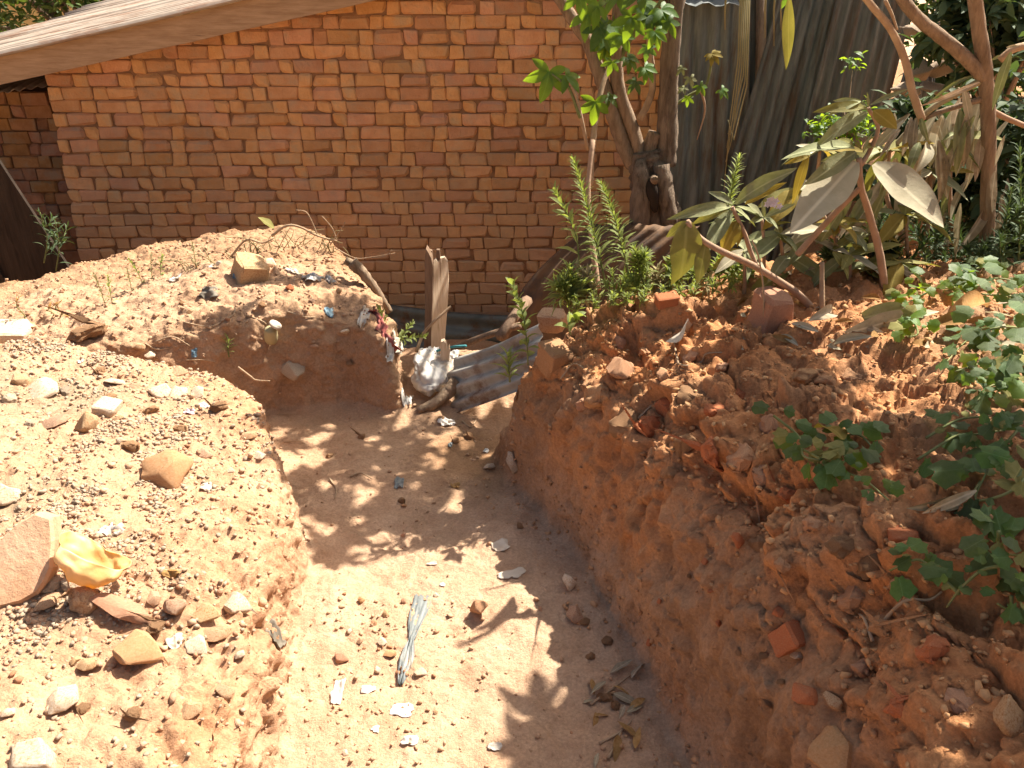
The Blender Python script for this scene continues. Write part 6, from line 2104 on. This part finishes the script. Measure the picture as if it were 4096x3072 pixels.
# ------------------------------------------------------------------ foliage masses behind
def leafy(name, label, cat, c, rad, n_, size, m, base, seed, trunk_r=0.05, clumps=10):
    rr = random.Random(seed)
    t = empty(name, base)
    tag(t, label, cat)
    c = Vector(c)
    mb = MB()
    cl = []
    for k in range(clumps):
        while True:
            q = Vector((rr.uniform(-1, 1), rr.uniform(-1, 1), rr.uniform(-1, 1)))
            if q.length < 1:
                break
        cl.append(c + Vector((q.x * rad[0], q.y * rad[1], q.z * rad[2])))
    fo = MB()
    cs = min(rad) * 0.5
    for k in range(n_):
        b = rr.choice(cl)
        d = Vector((rr.gauss(0, 1), rr.gauss(0, 1), rr.gauss(0, 1)))
        p = b + d * cs * 0.45
        o1 = Vector((rr.uniform(-1, 1), rr.uniform(-1, 1), rr.uniform(-0.8, 0.5))).normalized()
        L = size * rr.uniform(0.6, 1.2)
        fo.leaf(p, p + o1 * L, Vector((rr.uniform(-1, 1), rr.uniform(-1, 1), 1.2)), L * 0.42, 0.1, 0.2, 3)
    B = Vector(base)
    mb.tube(smooth_path([B, B.lerp(c, 0.6) + Vector((0.05, 0, 0)), c]), lerp_list(trunk_r, trunk_r * 0.5, 9), 7, 0.1)
    for q in cl:
        mb.tube([B.lerp(c, 0.7), (B.lerp(c, 0.7) + q) / 2 + Vector((0, 0, 0.05)), q], [trunk_r * 0.4, trunk_r * 0.3, trunk_r * 0.12], 5)
    mb.build('trunk', 'bark', t)
    fo.build('crown', m, t)
    return t


leafy('garden_tree', 'dark leafy tree rising behind the rusty roof', 'tree', at(60, 8, 9.0) + Vector((0.2, 0, 0.3)), (1.25, 0.8, 0.75), 4200, 0.12, 'tree_leaf', (at(60, 8, 9.0).x, 9.0, -0.8), 1, 0.08, 26)
leafy('dark_bush', 'dark green bush at the far right behind slim tree', 'bush', at(1030, 190, 3.3), (0.25, 0.3, 0.55), 3200, 0.09, 'weed_dark', at(1030, 330, 3.3), 2, 0.03, 22)
leafy('dark_bush', 'added dark bush standing in for shade below the stone heap', 'bush', at(945, 175, 3.75), (0.42, 0.22, 0.30), 2600, 0.09, 'weed_dark', at(945, 330, 3.75), 6, 0.03, 24)  # bush added to darken the gap, where there is only shade
leafy('dark_bush', 'dark bush rising behind the stone heap', 'bush', at(985, 10, 6.2) + Vector((0, 0, 0.1)), (0.8, 0.5, 0.6), 2600, 0.13, 'tree_leaf', (at(985, 10, 6.2).x, 6.2, -0.6), 3, 0.05, 22)
leafy('dark_bush', 'dark bush hanging above the stone heap', 'bush', at(990, 25, 4.3), (0.28, 0.2, 0.25), 1800, 0.10, 'weed_dark', at(1000, 330, 4.3), 7, 0.03, 20)
leafy('small_bush', 'small green bush before the corrugated fence', 'bush', at(842, 105, 4.6), (0.16, 0.12, 0.28), 420, 0.045, 'leaf_bright', at(842, 260, 4.6), 4, 0.012, 12)
# far yellow house wall behind the tree
fh = empty('yellow_house', (-8.5, 16, -0.9))
tag(fh, 'ochre plastered house glimpsed through the tree behind roof', 'house')
mb = MB()
mb.box((-8.5, 17.5, 1.2), (7, 3, 4.2))
mb.build('wall', 'plaster', fh, smooth=False)
mb = MB()
mb.add([(-12.2, 15.7, 3.25), (-4.8, 15.7, 3.25), (-4.8, 19.3, 3.25), (-12.2, 19.3, 3.25), (-12.2, 17.5, 4.5), (-4.8, 17.5, 4.5)], [(0, 1, 5, 4), (2, 3, 4, 5), (0, 4, 3), (1, 2, 5), (3, 2, 1, 0)])
mb.build('roof', 'rusty_roof', fh, smooth=False)
# heap of stones on the terrace at the right
for k, (u, v, w, h, m) in enumerate([(944, 24, 36, 26, 'stone_tan'), (935, 50, 40, 18, 'stone_pale'), (916, 30, 28, 18, 'stone_grey'), (940, 68, 46, 22, 'stone_grey'), (920, 72, 30, 24, 'stone_grey'), (968, 80, 40, 28, 'stone_grey'), (945, 92, 60, 20, 'stone_grey'), (990, 85, 36, 34, 'stone_grey'), (905, 90, 30, 24, 'stone_grey'), (925, 108, 50, 24, 'stone_grey'), (965, 112, 50, 26, 'stone_grey')]):
    p = at(u, v, 4.55 + 0.04 * (k % 4))
    stone(0, 0, w, h, m, 'weathered stone in the heap behind the slim tree', 'stones of the heap', 'stone', 'stone', p=p, n=Vector((0, 0, 1)), sink=0.5)
